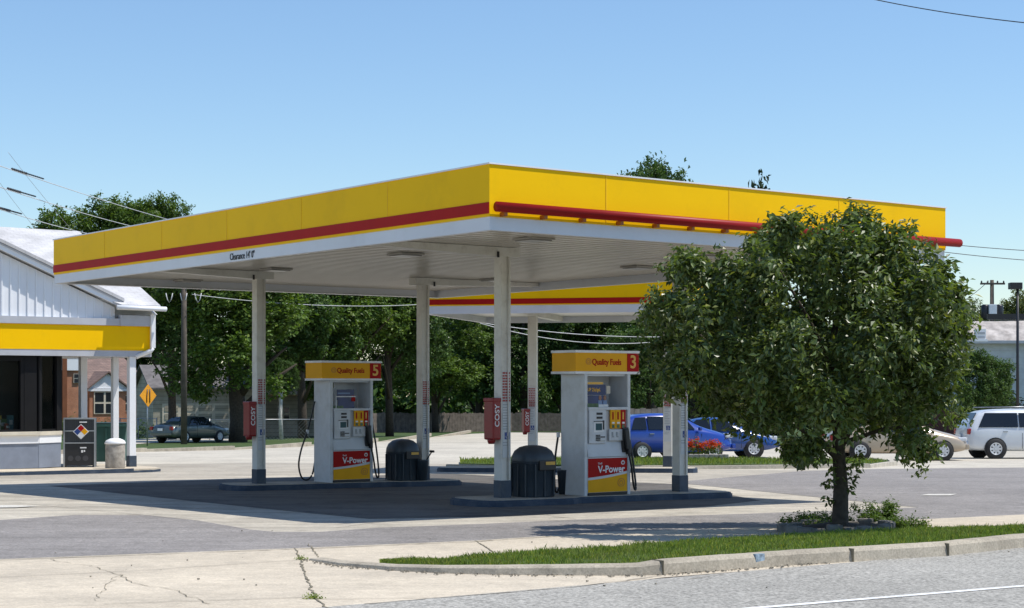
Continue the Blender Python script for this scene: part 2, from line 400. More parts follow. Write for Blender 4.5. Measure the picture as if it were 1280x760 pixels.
# lawn strip: mound between the kerb and the sidewalk
back = [(463, 712), (547, 708.5), (610, 700), (680, 694), (760, 690), (870, 681), (974, 675), (1060, 670), (1135, 667.5), (1280, 664), (1600, 640)]
bp = [gp(*p) for p in back]
def backline(x):
    for i in range(len(bp) - 1):
        if bp[i].x <= x <= bp[i + 1].x: return bp[i].lerp(bp[i + 1], (x - bp[i].x) / (bp[i + 1].x - bp[i].x))
    return None
lb = B(); strip = []
for q, h in inner:
    if q.x < bp[0].x + .02: continue
    e = backline(q.x)
    if e is None or e.y < q.y + .02: continue
    strip.append((Vector((q.x, q.y, zg(0, q.y) + h - .02)), Vector((e.x, e.y, zg(0, e.y) + .045))))
vs = [[lb.bm.verts.new(a.lerp(b_, k / 4) + Vector((0, 0, .03 * math.sin(math.pi * k / 4)))) for k in range(5)] for a, b_ in strip]
for i in range(len(vs) - 1):
    for k in range(4): lb.bm.faces.new((vs[i][k], vs[i + 1][k], vs[i + 1][k + 1], vs[i][k + 1]))
struct(lb.build('grass_verge', LAWN))
def blades(name, pick, n, hmin, hmax, w, mat, seed, lean=.5):
    rnd = random.Random(seed); vs, fs = [], []
    for i in range(n):
        p = pick(rnd)
        if p is None: continue
        p, hs = p
        h = rnd.uniform(hmin, hmax) * hs; a = rnd.uniform(0, 6.283); d = Vector((math.cos(a), math.sin(a), 0)); b2 = rnd.uniform(0, 6.283)
        l = Vector((math.cos(b2), math.sin(b2), 0)) * h * rnd.uniform(0, lean)
        k = len(vs)
        vs += [p - d * w, p + d * w, p + l * .4 + Vector((0, 0, h * .6)) + d * w * .7, p + l + Vector((0, 0, h))]
        fs += [(k, k + 1, k + 2), (k, k + 2, k + 3)]
    me = bpy.data.meshes.new(name); me.from_pydata([tuple(v) for v in vs], [], fs); me.materials.append(mat)
    o = bpy.data.objects.new(name, me); col.objects.link(o); return o
def pick_verge(rnd):
    i = rnd.randrange(len(strip)); j = min(i + 1, len(strip) - 1)
    t = rnd.random(); k = rnd.random() ** .9
    a = strip[i][0].lerp(strip[j][0], t); b_ = strip[i][1].lerp(strip[j][1], t)
    p = a.lerp(b_, k) + Vector((0, 0, .03 * math.sin(math.pi * k)))
    if p.x > 13: return None
    c = math.sin(p.x * 5.1 + math.sin(p.y * 3)) * math.sin(p.y * 6.3 + p.x * 2)
    if rnd.random() < .25 and c < -.2: return None
    return p, .75 + .4 * c + (.5 if rnd.random() < .03 else 0)
tag(blades('grass', pick_verge, 80000, .022, .068, .0042, GRASSL, 3, .7), 'green grass growing on the verge beside the road', 'grass', None, 'stuff')
# far median
md = [(575, 583), (575, 578), (640, 576), (860, 576), (1000, 577), (1090, 578), (1112, 580), (1085, 583), (860, 584.5), (700, 585)]
mb = B(); P = [gp(*p) for p in md]
mb.prism([(q.x, q.y, q.z - .05) for q in P], (0, 0, .14)); struct(mb.build('median_strip', LAWN))
mk2 = B(); kpts = [gp(x, y) for x, y in ((560, 586), (700, 588), (860, 587.2), (1085, 585.2), (1118, 582), (1112, 579), (1090, 577))]
for a, b_ in zip(kpts[:-1], kpts[1:]):
    d = (b_ - a); mk2.box(tuple((a + b_) / 2 + Vector((0, 0, .04))), (d.length + .05, .16, .16), rz=math.atan2(d.y, d.x))
struct(mk2.build('median_kerb', STRC))
MP = [(q.x, q.y) for q in P]
def inside(x, y, poly):
    c = False; j = len(poly) - 1
    for i in range(len(poly)):
        if (poly[i][1] > y) != (poly[j][1] > y) and x < (poly[j][0] - poly[i][0]) * (y - poly[i][1]) / (poly[j][1] - poly[i][1]) + poly[i][0]: c = not c
        j = i
    return c
def pick_med(rnd):
    x = rnd.uniform(-2, 14); y = rnd.uniform(48, 62)
    return (Vector((x, y, zg(x, y) + .08)), 1) if inside(x, y, MP) else None
tag(blades('median_grass', pick_med, 26000, .05, .13, .012, GRASSL, 8), 'short green grass on the strip beyond the pumps', 'grass', None, 'stuff')
# shaded verge with kerb across the side street
kb = B(); kpts = [gp(x, y) for x, y in ((-150, 572), (0, 569.5), (100, 567), (180, 565), (290, 562.5), (386, 558), (470, 553), (537, 547), (587, 542.5))]
for a, b_ in zip(kpts[:-1], kpts[1:]):
    d = b_ - a; kb.box(tuple((a + b_) / 2 + Vector((0, 0, .05))), (d.length + .1, .25, .2), rz=math.atan2(d.y, d.x))
struct(kb.build('street_kerb', KERBM))
sheet('driveway', STRC, [(150, 557), (196, 553.5), (300, 551), (330, 548), (200, 548), (120, 551)], .02)

# ---------------------------------------------------------------- text logo
def scallop(b, cx, cz, r, y, ring=None, n=7):
    """simple scallop-shell outline standing in the xz plane"""
    pts = []
    for k in range(n * 4 + 1):
        t = k / (n * 4); a = R(-20) + t * R(220); q = r * (1 + .06 * abs(math.sin(t * n * math.pi)))
        pts.append((cx + q * math.cos(a), cz + q * math.sin(a)))
    pts += [(cx - .55 * r, cz - .75 * r), (cx + .55 * r, cz - .75 * r)]
    if ring:
        m = len(pts)
        o = [b.bm.verts.new((x, y, z)) for x, z in pts]; i = [b.bm.verts.new((cx + (x - cx) * ring, y, cz + (z - cz) * ring)) for x, z in pts]
        for k in range(m): b._fin([b.bm.faces.new((o[k], o[(k + 1) % m], i[(k + 1) % m], i[k]))])
    else: b.poly([(x, y, z) for x, z in pts])

# ---------------------------------------------------------------- canopy deck material: glossy ribbed metal
def deck_mat():
    m, nt, bs, out = nodes('deck_metal')
    tc = nt.nodes.new('ShaderNodeTexCoord').outputs['Object']
    nt.links.new(ramp(nt, noise(nt, tc, .5, 5), [(.3, (.50, .465, .40)), (.7, (.60, .56, .49))]), bs.inputs['Base Color'])
    bs.inputs['Roughness'].default_value = .28
    return m
DECK = deck_mat()

def column_parts(cn, x, y, z0, z1, w, sticker=True, group=None, seed=0):
    rnd = random.Random(seed)
    c = B().box((x, y, (z0 + z1) / 2), (w, w, z1 - z0), bev=.008).build('column', COLM, cn)
    part('column_base', NAVY, c, ((x, y, z0 + .155), (w + .012, w + .012, .31)), bev=.005)
    if sticker:
        f = y - w / 2
        nb = B(); nb.box((x + .005, f - .004, z0 + 1.26), (w * .78, .006, 1.12)); nb.box((x + .002, f - .004, z0 + 1.90), (w * .80, .006, .56))
        for k in range(11):
            nb.mi = 1; zz = z0 + 2.14 - k * .047; xx = x - w * .38
            while xx < x + w * .36:
                l = rnd.uniform(.03, .06); l = min(l, x + w * .39 - xx)
                nb.box((xx + l / 2, f - .0085, zz), (l, .004, .031)); xx += l + .010
        nb.mi = 2
        for k in range(16):
            zz = z0 + 1.6 - k * .046
            if 1.0 < zz - z0 < 1.16: continue
            l = w * rnd.uniform(.4, .68); nb.box((x - w * .34 + l / 2, f - .0085, zz), (l, .004, .012))
        nb.build('notice', [STICK, STICKR, STICKG], c)
        part('access_sticker', BLUE, c, ((x + w * .08, f - .010, z0 + 1.07), (.1, .005, .12)))
        wb = B()
        for k in range(10):
            a, b_ = R(150 + k * 24), R(150 + (k + 1) * 24); r_ = .026
            wb.box((x + w * .08 + r_ * math.cos((a + b_) / 2), f - .014, z0 + 1.055 + r_ * math.sin((a + b_) / 2)), (.008, .003, .012), mat=Matrix.Rotation(-(a + b_) / 2, 4, 'Y'))
        wb.box((x + w * .08, f - .014, z0 + 1.085), (.009, .003, .04)); wb.box((x + w * .08 + .012, f - .014, z0 + 1.068), (.026, .003, .008))
        wb.box((x + w * .08 - .002, f - .014, z0 + 1.115), (.014, .003, .014)); wb.build('wheelchair_symbol', SIGNW, c)
    return c

def local(o, p): d = Vector(p) - Vector(o); return Vector((d.dot(U), d.dot(V), d.z))

# ---------------------------------------------------------------- main canopy
CZ = 3.793
C0 = at(612, 287.4, 24.24); C0.z = CZ
LU, LV = 9.92, 15.7
canopy = thing('fuel_canopy', 'large yellow flat canopy on four columns over the nearer fuel pumps', 'canopy', (C0.x, C0.y, 0), TH)
O = Vector((C0.x, C0.y, 0))
Hh = [(3.793, 3.983), (3.983, 4.026), (4.026, 4.185), (4.185, 4.722), (4.722, 4.744)]
TK = .10
def fascia_ring(b, z0, z1, lu, lv, out=0):
    b.box((lu / 2, TK / 2 - out, (z0 + z1) / 2), (lu + 2 * out, TK, z1 - z0)); b.box((lu / 2, lv - TK / 2 + out, (z0 + z1) / 2), (lu + 2 * out, TK, z1 - z0))
    b.box((TK / 2 - out, lv / 2, (z0 + z1) / 2), (TK, lv - 2 * TK + 2 * out, z1 - z0)); b.box((lu - TK / 2 + out, lv / 2, (z0 + z1) / 2), (TK, lv - 2 * TK + 2 * out, z1 - z0))
b = B(); fascia_ring(b, Hh[0][0], Hh[0][1], LU, LV); b.build('lower_band', WBAND, canopy)
b = B(); fascia_ring(b, Hh[1][0], Hh[3][1], LU, LV, .012)
b.mi = 1
for k in range(1, 4): b.box((LU * (.215 + .255 * (k - 1)), -.013, 4.36), (.012, .008, .70))
for k in range(1, 6): b.box((-.013, LV * k / 6, 4.36), (.008, .012, .70))
b.build('yellow_fascia', [YEL, SEAM], canopy)
b = B(); b.box((-.018, LV / 2, 4.1055), (.012, LV + .02, .159)); b.box((LU + .018, LV / 2, 4.1055), (.012, LV + .02, .159)); b.box((LU / 2, LV + .018, 4.1055), (LU, .012, .159)); b.build('red_stripe', RED, canopy)
b = B(); fascia_ring(b, Hh[4][0], Hh[4][1], LU, LV, .03); b.build('roof_cap', SIDW, canopy)
part('roof_deck', WBAND, canopy, ((LU / 2, LV / 2, 4.6), (LU - .22, LV - .22, .06)))
b = B(); b.box((LU / 2, LV / 2, 4.02), (LU - .21, LV - .21, .1))
for k in range(int(LV / .3)):
    b.box((LU / 2, .2 + k * .3, 3.966), (LU - .3, .022, .012))
b.build('deck', DECK, canopy)
b = B(); b.tube([(.03, -.12, 4.115), (LU + .26, -.12, 4.115)], .073, 16); b.build('red_bumper_tube', TUBE, canopy)
for k in range(14):
    part('bracket', M('bracket_orange', (.36, .10, .01), .5) if k == 0 else bpy.data.materials['bracket_orange'], canopy, ((.2 + k * .72, -.065, 4.02), (.06, .11, .06)), bev=.005)
text("Clearance 14' 0\"", .17, DARK, canopy, (-.006, 7.75, 3.875), LF, 'clearance_text', sx=.8)
# lower edge lip inside the fascia
b = B()
b.box((LU / 2, LV - TK - .04, 3.80), (LU - .2, .08, .012)); b.build('edge_lip', SIDW, canopy)
cpos = [gp(628, 622, .15), gp(850, 614.5, .15), Vector((-5.21, 35.4, 0)), Vector((-1.94, 37.5, 0))]
cpos[0] = Vector((-.164, 29.4, 0)); cpos[1] = Vector((3.106, 31.8, 0))
CW = .205
for i, p in enumerate(cpos):
    q = local(O, p); z0 = zg(0, p.y) + .15
    c = column_parts(canopy, q.x, q.y, z0 - .02, 3.96, CW, True, seed=i)
    out = -1 if i in (0, 2) else 1
    end = .12 if out < 0 else LU - .12
    b = B(); y0, y1 = q.y - .13, q.y + .13
    # tapered cantilever beam from the column out to the fascia
    for (ya, yb) in ((y0, y1),):
        pts = [(q.x - out * .28, ya, 3.96), (q.x - out * .28, ya, 3.80), (q.x, ya, 3.80), (q.x + out * .15, ya, 3.80), (end, ya, 3.885), (end, ya, 3.96)]
        b.prism(pts, (0, yb - ya, 0))
    b.build('beam', COLM, canopy)
    part('gutter_pipe', DARK, canopy, ((q.x + out * .2, q.y - .15, 3.83), (.03, .03, .10)))
    b = B(); b.tube([(q.x + .03, q.y - .125, z0 + .3), (q.x + .03, q.y - .125, 3.80)], .012, 6); b.build('conduit', COLM, c)
for px, py in ((667, 298), (507, 317), (345, 336), (235, 350), (797, 333), (618, 349), (880, 318)):
    Z = 2.395 * F / (HZ - py); q = local(O, ((px - 640) / F * Z, Z, 0))
    l = B().box((q.x, q.y, 3.947), (.50, .50, .034), bev=.015).build('ceiling_light', M('lamp_housing', (.34, .32, .28), .5) if 'lamp_housing' not in bpy.data.materials else bpy.data.materials['lamp_housing'], canopy)
    part('lens', bpy.data.materials.get('lamp_lens') or M('lamp_lens', (.24, .23, .21), .3), l, ((q.x, q.y, 3.92), (.42, .42, .015)))

# ---------------------------------------------------------------- far canopy
K0 = at(866, 389, 43.5)
A2 = math.atan2(-.225, .974)
far = thing('fuel_canopy', 'smaller yellow flat canopy standing behind the large one', 'canopy', (K0.x, K0.y, 0), A2)
z2 = 3.50; W2, D2 = 7.05, 6.5
def ring2(b, za, zb, out=0):   # local x from -W2 to 0, y from 0 to D2
    b.box((-W2 / 2, TK / 2 - out, (za + zb) / 2), (W2 + 2 * out, TK, zb - za)); b.box((-W2 / 2, D2 - TK / 2 + out, (za + zb) / 2), (W2 + 2 * out, TK, zb - za))
    b.box((-TK / 2 + out, D2 / 2, (za + zb) / 2), (TK, D2 - 2 * TK + 2 * out, zb - za)); b.box((-W2 + TK / 2 - out, D2 / 2, (za + zb) / 2), (TK, D2 - 2 * TK + 2 * out, zb - za))
b = B(); ring2(b, z2, z2 + .21); b.build('lower_band', WBAND, far)
b = B(); ring2(b, z2 + .21, z2 + .83, .012); b.build('yellow_fascia', YEL, far)
b = B(); b.box((-W2 / 2, -.018, z2 + .31), (W2 + .02, .012, .14)); b.build('red_stripe', RED, far)
b = B(); ring2(b, z2 + .83, z2 + .85, .03); b.build('roof_cap', SIDW, far)
part('roof_deck', WBAND, far, ((-W2 / 2, D2 / 2, z2 + .7), (W2 - .22, D2 - .22, .05)))
part('deck', DECK, far, ((-W2 / 2, D2 / 2, z2 + .22), (W2 - .21, D2 - .21, .1)))
def loc2(p):
    d = Vector(p) - Vector((K0.x, K0.y, 0)); e1 = Vector((math.cos(A2), math.sin(A2), 0)); e2 = Vector((-math.sin(A2), math.cos(A2), 0))
    return Vector((d.dot(e1), d.dot(e2), 0))
for i, (px, Z) in enumerate(((666, 47.2), (835, 46.5))):
    p = gz(px, Z); q = loc2(p); column_parts(far, q.x, q.y, p.z + .13, z2 + .17, .235, True, seed=7 + i)
    part('beam', COLM, far, ((q.x, D2 / 2, z2 + .10), (.22, D2 - .3, .14)))
def island(name, label, a, b_, w, bulge=None):
    """raised kerbed pump island between two ground points, with optional wide dog-bone ends"""
    d = (b_ - a); d.z = 0; L = d.length; rz = math.atan2(d.y, d.x); d.normalize(); n = Vector((-d.y, d.x, 0))
    o = thing(name, label, 'island', (a.x, a.y, zg(0, a.y)), rz)
    half = []
    N = 60
    for k in range(N + 1):
        t = k / N; x = t * L; ww = w / 2
        for (c, r_, ex) in (bulge or ()):
            ww += ex * max(0, min(1, (r_ + .25 - abs(x - c)) / .25))
        e = min(x, L - x)
        if e < .3: ww *= math.sqrt(max(0, 1 - ((.3 - e) / .3) ** 2)) * .45 + .55
        half.append((x, ww))
    out = [(x, -y) for x, y in half] + [(x, y) for x, y in reversed(half)]
    s = lambda x: zg(0, a.y + d.y * x) - zg(0, a.y)
    k = B(); k.prism([(x, y, s(x) - .1) for x, y in out], (0, 0, .235)); ob = k.build('kerb', NAVYK, o)
    bm = bmesh.new(); bm.from_mesh(ob.data); es = [e for e in bm.edges if all(v.co.z > s(v.co.x) + .1 for v in e.verts) and len(e.link_faces) == 2 and any(len(f.verts) == 4 for f in e.link_faces)]
    bmesh.ops.bevel(bm, geom=es, offset=.025, segments=2, affect='EDGES'); bm.to_mesh(ob.data); bm.free()
    t = B(); t.prism([(.06 + x * (L - .12) / L, y * .9, s(x) + .12) for x, y in out], (0, 0, .022)); t.build('top_slab', PADC, o)
    return o
dA = (cpos[1] - cpos[0]).normalized(); dB = (cpos[3] - cpos[2]).normalized()
island('pump_island', 'long dark blue kerbed island carrying pump number 3', cpos[0] - dA * .78, cpos[1] + dA * .92, 1.0, [(.9, .95, .16), (5.2, .7, .10)])
island('pump_island', 'dark blue kerbed island carrying pump number 5', cpos[2] - dB * .75, cpos[3] + dB * .75, 1.0, [(.8, .7, .12), (4.6, .7, .12)])
ia, ib = gz(548, 46.6), gz(872, 45.9)
island('pump_island', 'kerbed island under the far smaller canopy', ia, ib, 1.0)

# ---------------------------------------------------------------- red cabinets on columns
def red_box(p, z, rz, s, label):
    o = thing('wall_cabinet', label, 'cabinet', (p.x, p.y, z), rz, 'red cabinets on the canopy columns')
    cx = -(CW / 2 + .09)
    B().box((cx, .03, 0), (.17, .27, .70 * s), bev=.03).build('cabinet_body', DRED, o)
    part('lid', DRED, o, ((cx, .03, .33 * s), (.185, .285, .07)), bev=.02)
    b = B(); b.lathe([(.05, -.42 * s), (.07, -.37 * s), (.07, -.33 * s)], 12, Matrix.Translation((cx - .02, .03, 0))); b.build('drain_cap', DRED, o)
    text('COSY', .13, SIGNW, o, (cx + .005, .03 - .137, -.13), (R(90), R(-90), 0), 'cabinet_text', bold=.012, sx=1.15)
    return o
red_box(cpos[0], CAM + (HZ - 524) * 29.4 / F, TH, 1, 'red cabinet on the column left of pump number 3')
red_box(cpos[2], CAM + (HZ - 524) * 35.4 / F, TH, 1, 'red cabinet on the column left of pump number 5')
pf = gz(666, 47.2); red_box(pf, CAM + (HZ - 526) * 47.2 / F, A2 + .5, .9, 'small red cabinet on a column of the far canopy')

# ---------------------------------------------------------------- pumps
def pump(p, num, label, poster, hx=1.0):
    o = thing('fuel_pump', label, 'fuel pump', (p.x, p.y, zg(0, p.y) + .142), TH, 'fuel pumps on the islands')
    w, d = 1.06, .66; f = -d / 2
    part('cabinet', PUMPW, o, ((0, 0, .75), (w - .12, d - .08, 1.50)), bev=.006)
    for s in (-1, 1):
        part('side_panel', PUMPW, o, ((s * (w / 2 - .035), 0, 1.07), (.07, d, 2.14)), bev=.012)
    part('plinth', DARK, o, ((0, -.01, .03), (w - .16, d, .05)))
    part('shelf', PUMPW, o, ((0, f + .005, 1.53), (w - .15, .06, .05)), bev=.008)
    b = B(); b.prism([(-.455, f + .03, .67), (-.455, f - .015, .685), (-.455, f + .03, .93)], (.91, 0, 0)); b.build('sloped_shelf', PUMPW, o)
    part('back_panel', PUMPW, o, ((.16, .18, 1.83), (.56, .04, .60)))
    part('back_panel', PUMPW, o, ((-.3, .18, 1.755), (.36, .04, .45)))
    part('top_rail', PUMPW, o, ((0, 0, 2.12), (w - .15, d - .1, .04)))
    # lower graphic panel
    lo = part('lower_panel', PUMPW, o, ((0, f + .02, .36), (w - .15, .03, .63)))
    x0, x1 = -.45, .45; g = f - .001
    def curve(o_): return [(x0 + (x1 - x0) * k / 12, .245 + o_ + .10 * (k / 12) - .05 * (1 - k / 12) * (k / 12)) for k in range(13)]
    b = B(); b.prism([(x0, g, .655), (x1, g, .655)] + [(x, g, z + .045) for x, z in reversed(curve(.03))], (0, .004, 0)); b.build('red_graphic', RED, lo)
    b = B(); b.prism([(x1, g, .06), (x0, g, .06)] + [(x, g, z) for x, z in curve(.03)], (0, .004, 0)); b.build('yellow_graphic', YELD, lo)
    text('V-Power', .175, SIGNW, lo, (-.225, g - .003, .455), FR, 'panel_text', bold=.02, ext=.002, sx=.98)
    text('Shell', .05, SIGNW, lo, (-.225, g - .003, .565), FR, 'panel_text', ext=.002)
    b = B(); scallop(b, .35, .565, .042, g - .004, .55); b.build('logo', SIGNW, lo)
    b = B(); scallop(b, .31, .21, .085, g - .004, .78); scallop(b, .31, .21, .045, g - .004, .6); b.build('logo', M('logo_orange', (.55, .22, .01), .4) if 'logo_orange' not in bpy.data.materials else bpy.data.materials['logo_orange'], lo)
    # payment console
    c = part('console', PUMPW, o, ((-.24, f + .012, 1.215), (.38, .045, .60)), bev=.01)
    y = f - .012
    part('card_reader', DARK, c, ((-.2, y, 1.44), (.13, .014, .04)), ((-.2, y, 1.37), (.13, .014, .04)))
    part('screen_bezel', SIGNW, c, ((-.22, y, 1.21), (.22, .012, .19)), bev=.004)
    part('screen', glass_mat('lcd_glass', (.06, .12, .15)) if 'lcd_glass' not in bpy.data.materials else bpy.data.materials['lcd_glass'], c, ((-.22, y - .008, 1.21), (.14, .006, .12)))
    part('screen_shade', DARK, c, ((-.115, y - .01, 1.24), (.02, .02, .16)), ((-.22, y - .01, 1.305), (.22, .02, .012)))
    kb_ = B()
    for i in range(4):
        for j in range(3): kb_.box((-.27 + j * .035, y - .004, 1.06 - i * .028), (.026, .012, .02))
    kb_.build('keypad', DARK, c)
    part('card_slot', DARK, c, ((-.125, y, 1.03), (.1, .014, .02)))
    part('receipt_slot', STEEL, c, ((-.16, y, .96), (.16, .012, .025)))
    # grade buttons
    for i, (m_, m2) in enumerate(((YELD, RED), (YELD, RED), (RED, GOLD))):
        x = .115 + i * .118
        g_ = part('grade_panel', m_, o, ((x, f + .004, 1.34), (.112, .03, .33)))
        part('grade_button', SIGNW, g_, ((x, f - .014, 1.275), (.055, .01, .03)))
        part('grade_stripe', m2, g_, ((x - .005, f - .013, 1.40), (.03, .006, .13)))
        part('octane_plate', POSTG, g_, ((x, f - .013, 1.215), (.06, .006, .06)))
    part('nozzle_panel', PUMPW, o, ((.23, f + .006, 1.06), (.40, .03, .20)), bev=.006)
    for s in (-1, 1):
        x = .10 + .0 if s < 0 else .2
        part('hand_diagram', STICKG, o, ((x, f - .011, 1.08), (.035, .004, .07)), ((x + .01, f - .011, 1.03), (.05, .004, .02)))
    # nozzle
    n = B(); n.box((.40, f - .04, .98), (.10, .10, .36), mat=Matrix.Rotation(R(-8), 4, 'Y'), bev=.02); n.box((.44, f - .05, .79), (.07, .09, .16), bev=.02)
    nz = n.build('nozzle', BLACK, o)
    part('nozzle_boot', DARK, o, ((.40, f + .0, .97), (.14, .05, .44)), bev=.01)
    b = B(); hp = [(.45, f - .05, .72), (.50, f - .06, .50), (.56, f - .03, .25), (.62, f, .10), (.70, f + .05, .09), (.74, f + .12, .3), (.72, f + .2, .8), (.66, f + .27, 1.3), (.58, f + .3, 1.72), (.55, f + .3, 1.9)]
    def smooth(pts, n=5):
        P = [Vector(p_) for p_ in pts]; out = []
        for i in range(len(P) - 1):
            p0, p1, p2, p3 = P[max(i - 1, 0)], P[i], P[i + 1], P[min(i + 2, len(P) - 1)]
            for k in range(n):
                t = k / n; out.append(.5 * ((2 * p1) + (-p0 + p2) * t + (2 * p0 - 5 * p1 + 4 * p2 - p3) * t * t + (-p0 + 3 * p1 - 3 * p2 + p3) * t ** 3))
        return out + [P[-1]]
    b.tube(smooth(hp), .019, 8); h = b.build('hose', BLACK, o)
    part('hose_joint', SIGNW, h, ((.665, f + .27, 1.3), (.05, .05, .09)), bev=.01)
    b = B(); b.tube(smooth([(-.53 + (x_ + .53) * hx, y_, z_) for x_, y_, z_ in ((-.50, .34, .42), (-.55, .36, .16), (-.66, .38, .04), (-.80, .38, .10), (-.88, .36, .36), (-.82, .36, .68), (-.70, .34, 1.02), (-.62, .3, 1.35), (-.56, .25, 1.7))[:(9 if hx > .9 else 7)]]), .019, 8); h = b.build('hose', BLACK, o)
    part('hose_joint', SIGNW, h, ((-.53 - .15 * hx, .34, 1.06), (.05, .05, .09)), bev=.01)
    # header sign
    hw, hd = 1.46, .66
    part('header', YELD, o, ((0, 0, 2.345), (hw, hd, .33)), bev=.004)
    for z in (2.16, 2.53): part('header_trim', SIGNW, o, ((0, 0, z), (hw + .03, hd + .03, .045)), bev=.006)
    hf = -hd / 2
    rp_ = part('number_panel', RED, o, ((hw / 2 - .145, hf - .004, 2.345), (.27, .008, .325)))
    text(str(num), .32, GOLD, rp_, (hw / 2 - .145, hf - .011, 2.345), FR, 'pump_number', bold=.02, align='CENTER')
    hd_ = text('Quality Fuels', .148, RED, o, (-.36, hf - .003, 2.345), FR, 'header_text', bold=.018, sx=.86)
    b = B(); scallop(b, -.44, 2.35, .062, hf - .004, .72); scallop(b, -.44, 2.35, .03, hf - .004, .6); b.build('logo', bpy.data.materials['logo_orange'], o)
    # posters behind the upper opening
    py_ = f + .06
    if poster == 0:
        a = part('poster', POSTN, o, ((-.22, py_, 1.86), (.44, .01, .18))); text('UP 25¢/gal.', .085, GOLD, a, (-.42, py_ - .008, 1.86), FR, 'poster_text', bold=.02, sx=.78)
        part('poster_strip', GOLD, o, ((-.25, py_, 1.975), (.38, .01, .04)))
        a = part('poster', POSTN, o, ((-.22, py_, 1.67), (.44, .01, .18)))
        b = B()
        for x in (-.13, -.02): b.lathe([(.0, -.05), (.03, -.03), (.036, 0), (.025, .035), (0, .045)], 10, Matrix.Translation((x, py_ - .006, 1.72)) @ Matrix.Diagonal((1, .1, 1, 1)), cap=False)
        b.build('face_print', SKIN, a)
        part('shirt_print', LBLUE, a, ((-.13, py_ - .008, 1.63), (.09, .006, .09)), ((-.02, py_ - .008, 1.63), (.09, .006, .09)))
        part('poster', POSTG, o, ((-.3, py_ - .01, 1.585), (.24, .01, .07)))
        part('poster_base', SIGNW, o, ((-.06, py_ - .01, 1.575), (.22, .01, .05)))
        part('sticker', CREAM, o, ((.13, f + .14, 1.86), (.09, .006, .14)))
    else:
        a = part('poster', POSTN, o, ((-.12, py_, 1.84), (.42, .01, .22)), ((-.10, py_ + .012, 1.68), (.40, .01, .30)))
        part('poster_print', RED, a, ((.07, py_ - .008, 1.76), (.09, .006, .12))); part('poster_print', LBLUE, a, ((-.16, py_ - .008, 1.87), (.3, .006, .03)))
        part('poster_strip', SIGNW, o, ((-.12, py_ - .02, 1.80), (.5, .008, .02)), ((-.36, py_ - .02, 1.66), (.016, .008, .27)))
        part('poster', POSTG, o, ((-.3, py_ - .01, 1.58), (.24, .01, .06)))
    return o
pump(Vector((1.49, 30.6, 0)), 3, 'white fuel pump with yellow header numbered 3', 0, .35)
pump(Vector((-3.57, 36.45, 0)), 5, 'white fuel pump with yellow header numbered 5', 1)

# ---------------------------------------------------------------- waste bins
def bin_(p, label, s=1):
    o = thing('waste_bin', label, 'waste bin', (p.x, p.y, zg(0, p.y) + .142), TH, 'waste bins on the pump islands'); o.scale = (s, s, 1)
    r = .325
    b = B(); b.lathe([(r * .93, 0), (r * .95, .02), (r, .58), (r * 1.03, .585), (r * 1.03, .60)], 40, sq=4)
    b.build('bin_body', BINM, o)
    b = B(); b.lathe([(r * 1.05, .60), (r * 1.06, .62), (r * 1.03, .70), (r * .9, .79), (r * .66, .855), (r * .35, .885), (.02, .892)], 40, sq=3)
    b.build('dome_lid', BINM, o)
    for k in range(-1, 2): part('rib', BINM, o, ((k * .2, -r * .985, .29), (.02, .03, .56)), bev=.005)
    for k in range(-1, 2): part('rib', BINM, o, ((-r * .985, k * .2, .29), (.03, .02, .56)), bev=.005)
    l = part('flap', DARK, o, ((.05, -r * 1.0, .55), (.36, .06, .17)), bev=.01)
    part('flap_label', GOLD, l, ((.1, -r * 1.0 - .034, .585), (.2, .006, .055)))
    return o
bin_(Vector((.366, 29.8, 0)), 'dark domed waste bin left of pump number 3')
bin_(Vector((-2.365, 37.2, 0)), 'dark domed waste bin right of pump number 5', .95)
def squeegee(p, label):
    o = thing('squeegee_bucket', label, 'bucket', (p.x, p.y, zg(0, p.y) + .142), TH, 'squeegee buckets on the islands')
    b = B(); b.lathe([(.10, .0), (.13, .42), (.14, .44)], 16); b.build('bucket', BINM, o)
    b = B(); b.tube([(0, 0, .3), (.22, -.04, .62)], .014, 6); h = b.build('handle', BLACK, o)
    part('squeegee_head', BLACK, h, ((.22, -.04, .62), (.03, .16, .05)), bev=.01)
squeegee(Vector((.93, 30.55, 0)), 'black squeegee bucket between the bin and pump number 3')
squeegee(Vector((-1.93, 37.1, 0)), 'black squeegee bucket right of the farther bin')

# ---------------------------------------------------------------- store
F0 = Vector((-13.51, 45.4, zg(0, 45.4) + .12))
store = thing('store', 'white gabled store with yellow fascia band and dark shop windows', 'store', (F0.x, F0.y, 0), TH)
sz = F0.z
x0s = -8.0
part('lower_wall', GREYW, store, (((x0s + 1.05) / 2, .12, (sz + .086) / 2), (1.05 - x0s, .24, .086 - sz)))
part('white_ledge', SIDW, store, (((x0s + 1.05) / 2, .10, .193), (1.05 - x0s, .26, .213)))
part('window_sill', CREAM, store, (((x0s + 1.08) / 2, .08, .35), (1.08 - x0s, .34, .10)), bev=.01)
# angled bay
bd = Vector((.9, .44, 0)).normalized(); bl = .86; br = math.atan2(bd.y, bd.x)
def bay(z0, z1, off=0.0, th=.24):
    m = Vector((1.06, 0, 0)) + bd * bl / 2; nrm = Vector((bd.y, -bd.x, 0))
    c = m - nrm * (th / 2 - off); return ((c.x, c.y, (z0 + z1) / 2), (bl, th, z1 - z0))
for nm, m_, z0, z1, off in (('lower_wall', GREYW, sz, .086, 0), ('white_ledge', SIDW, .087, .30, .02), ('window_sill', CREAM, .301, .40, .05)):
    b = B(); c, d = bay(z0, z1, off); b.box(c, d, rz=br); b.build(nm, m_, store)
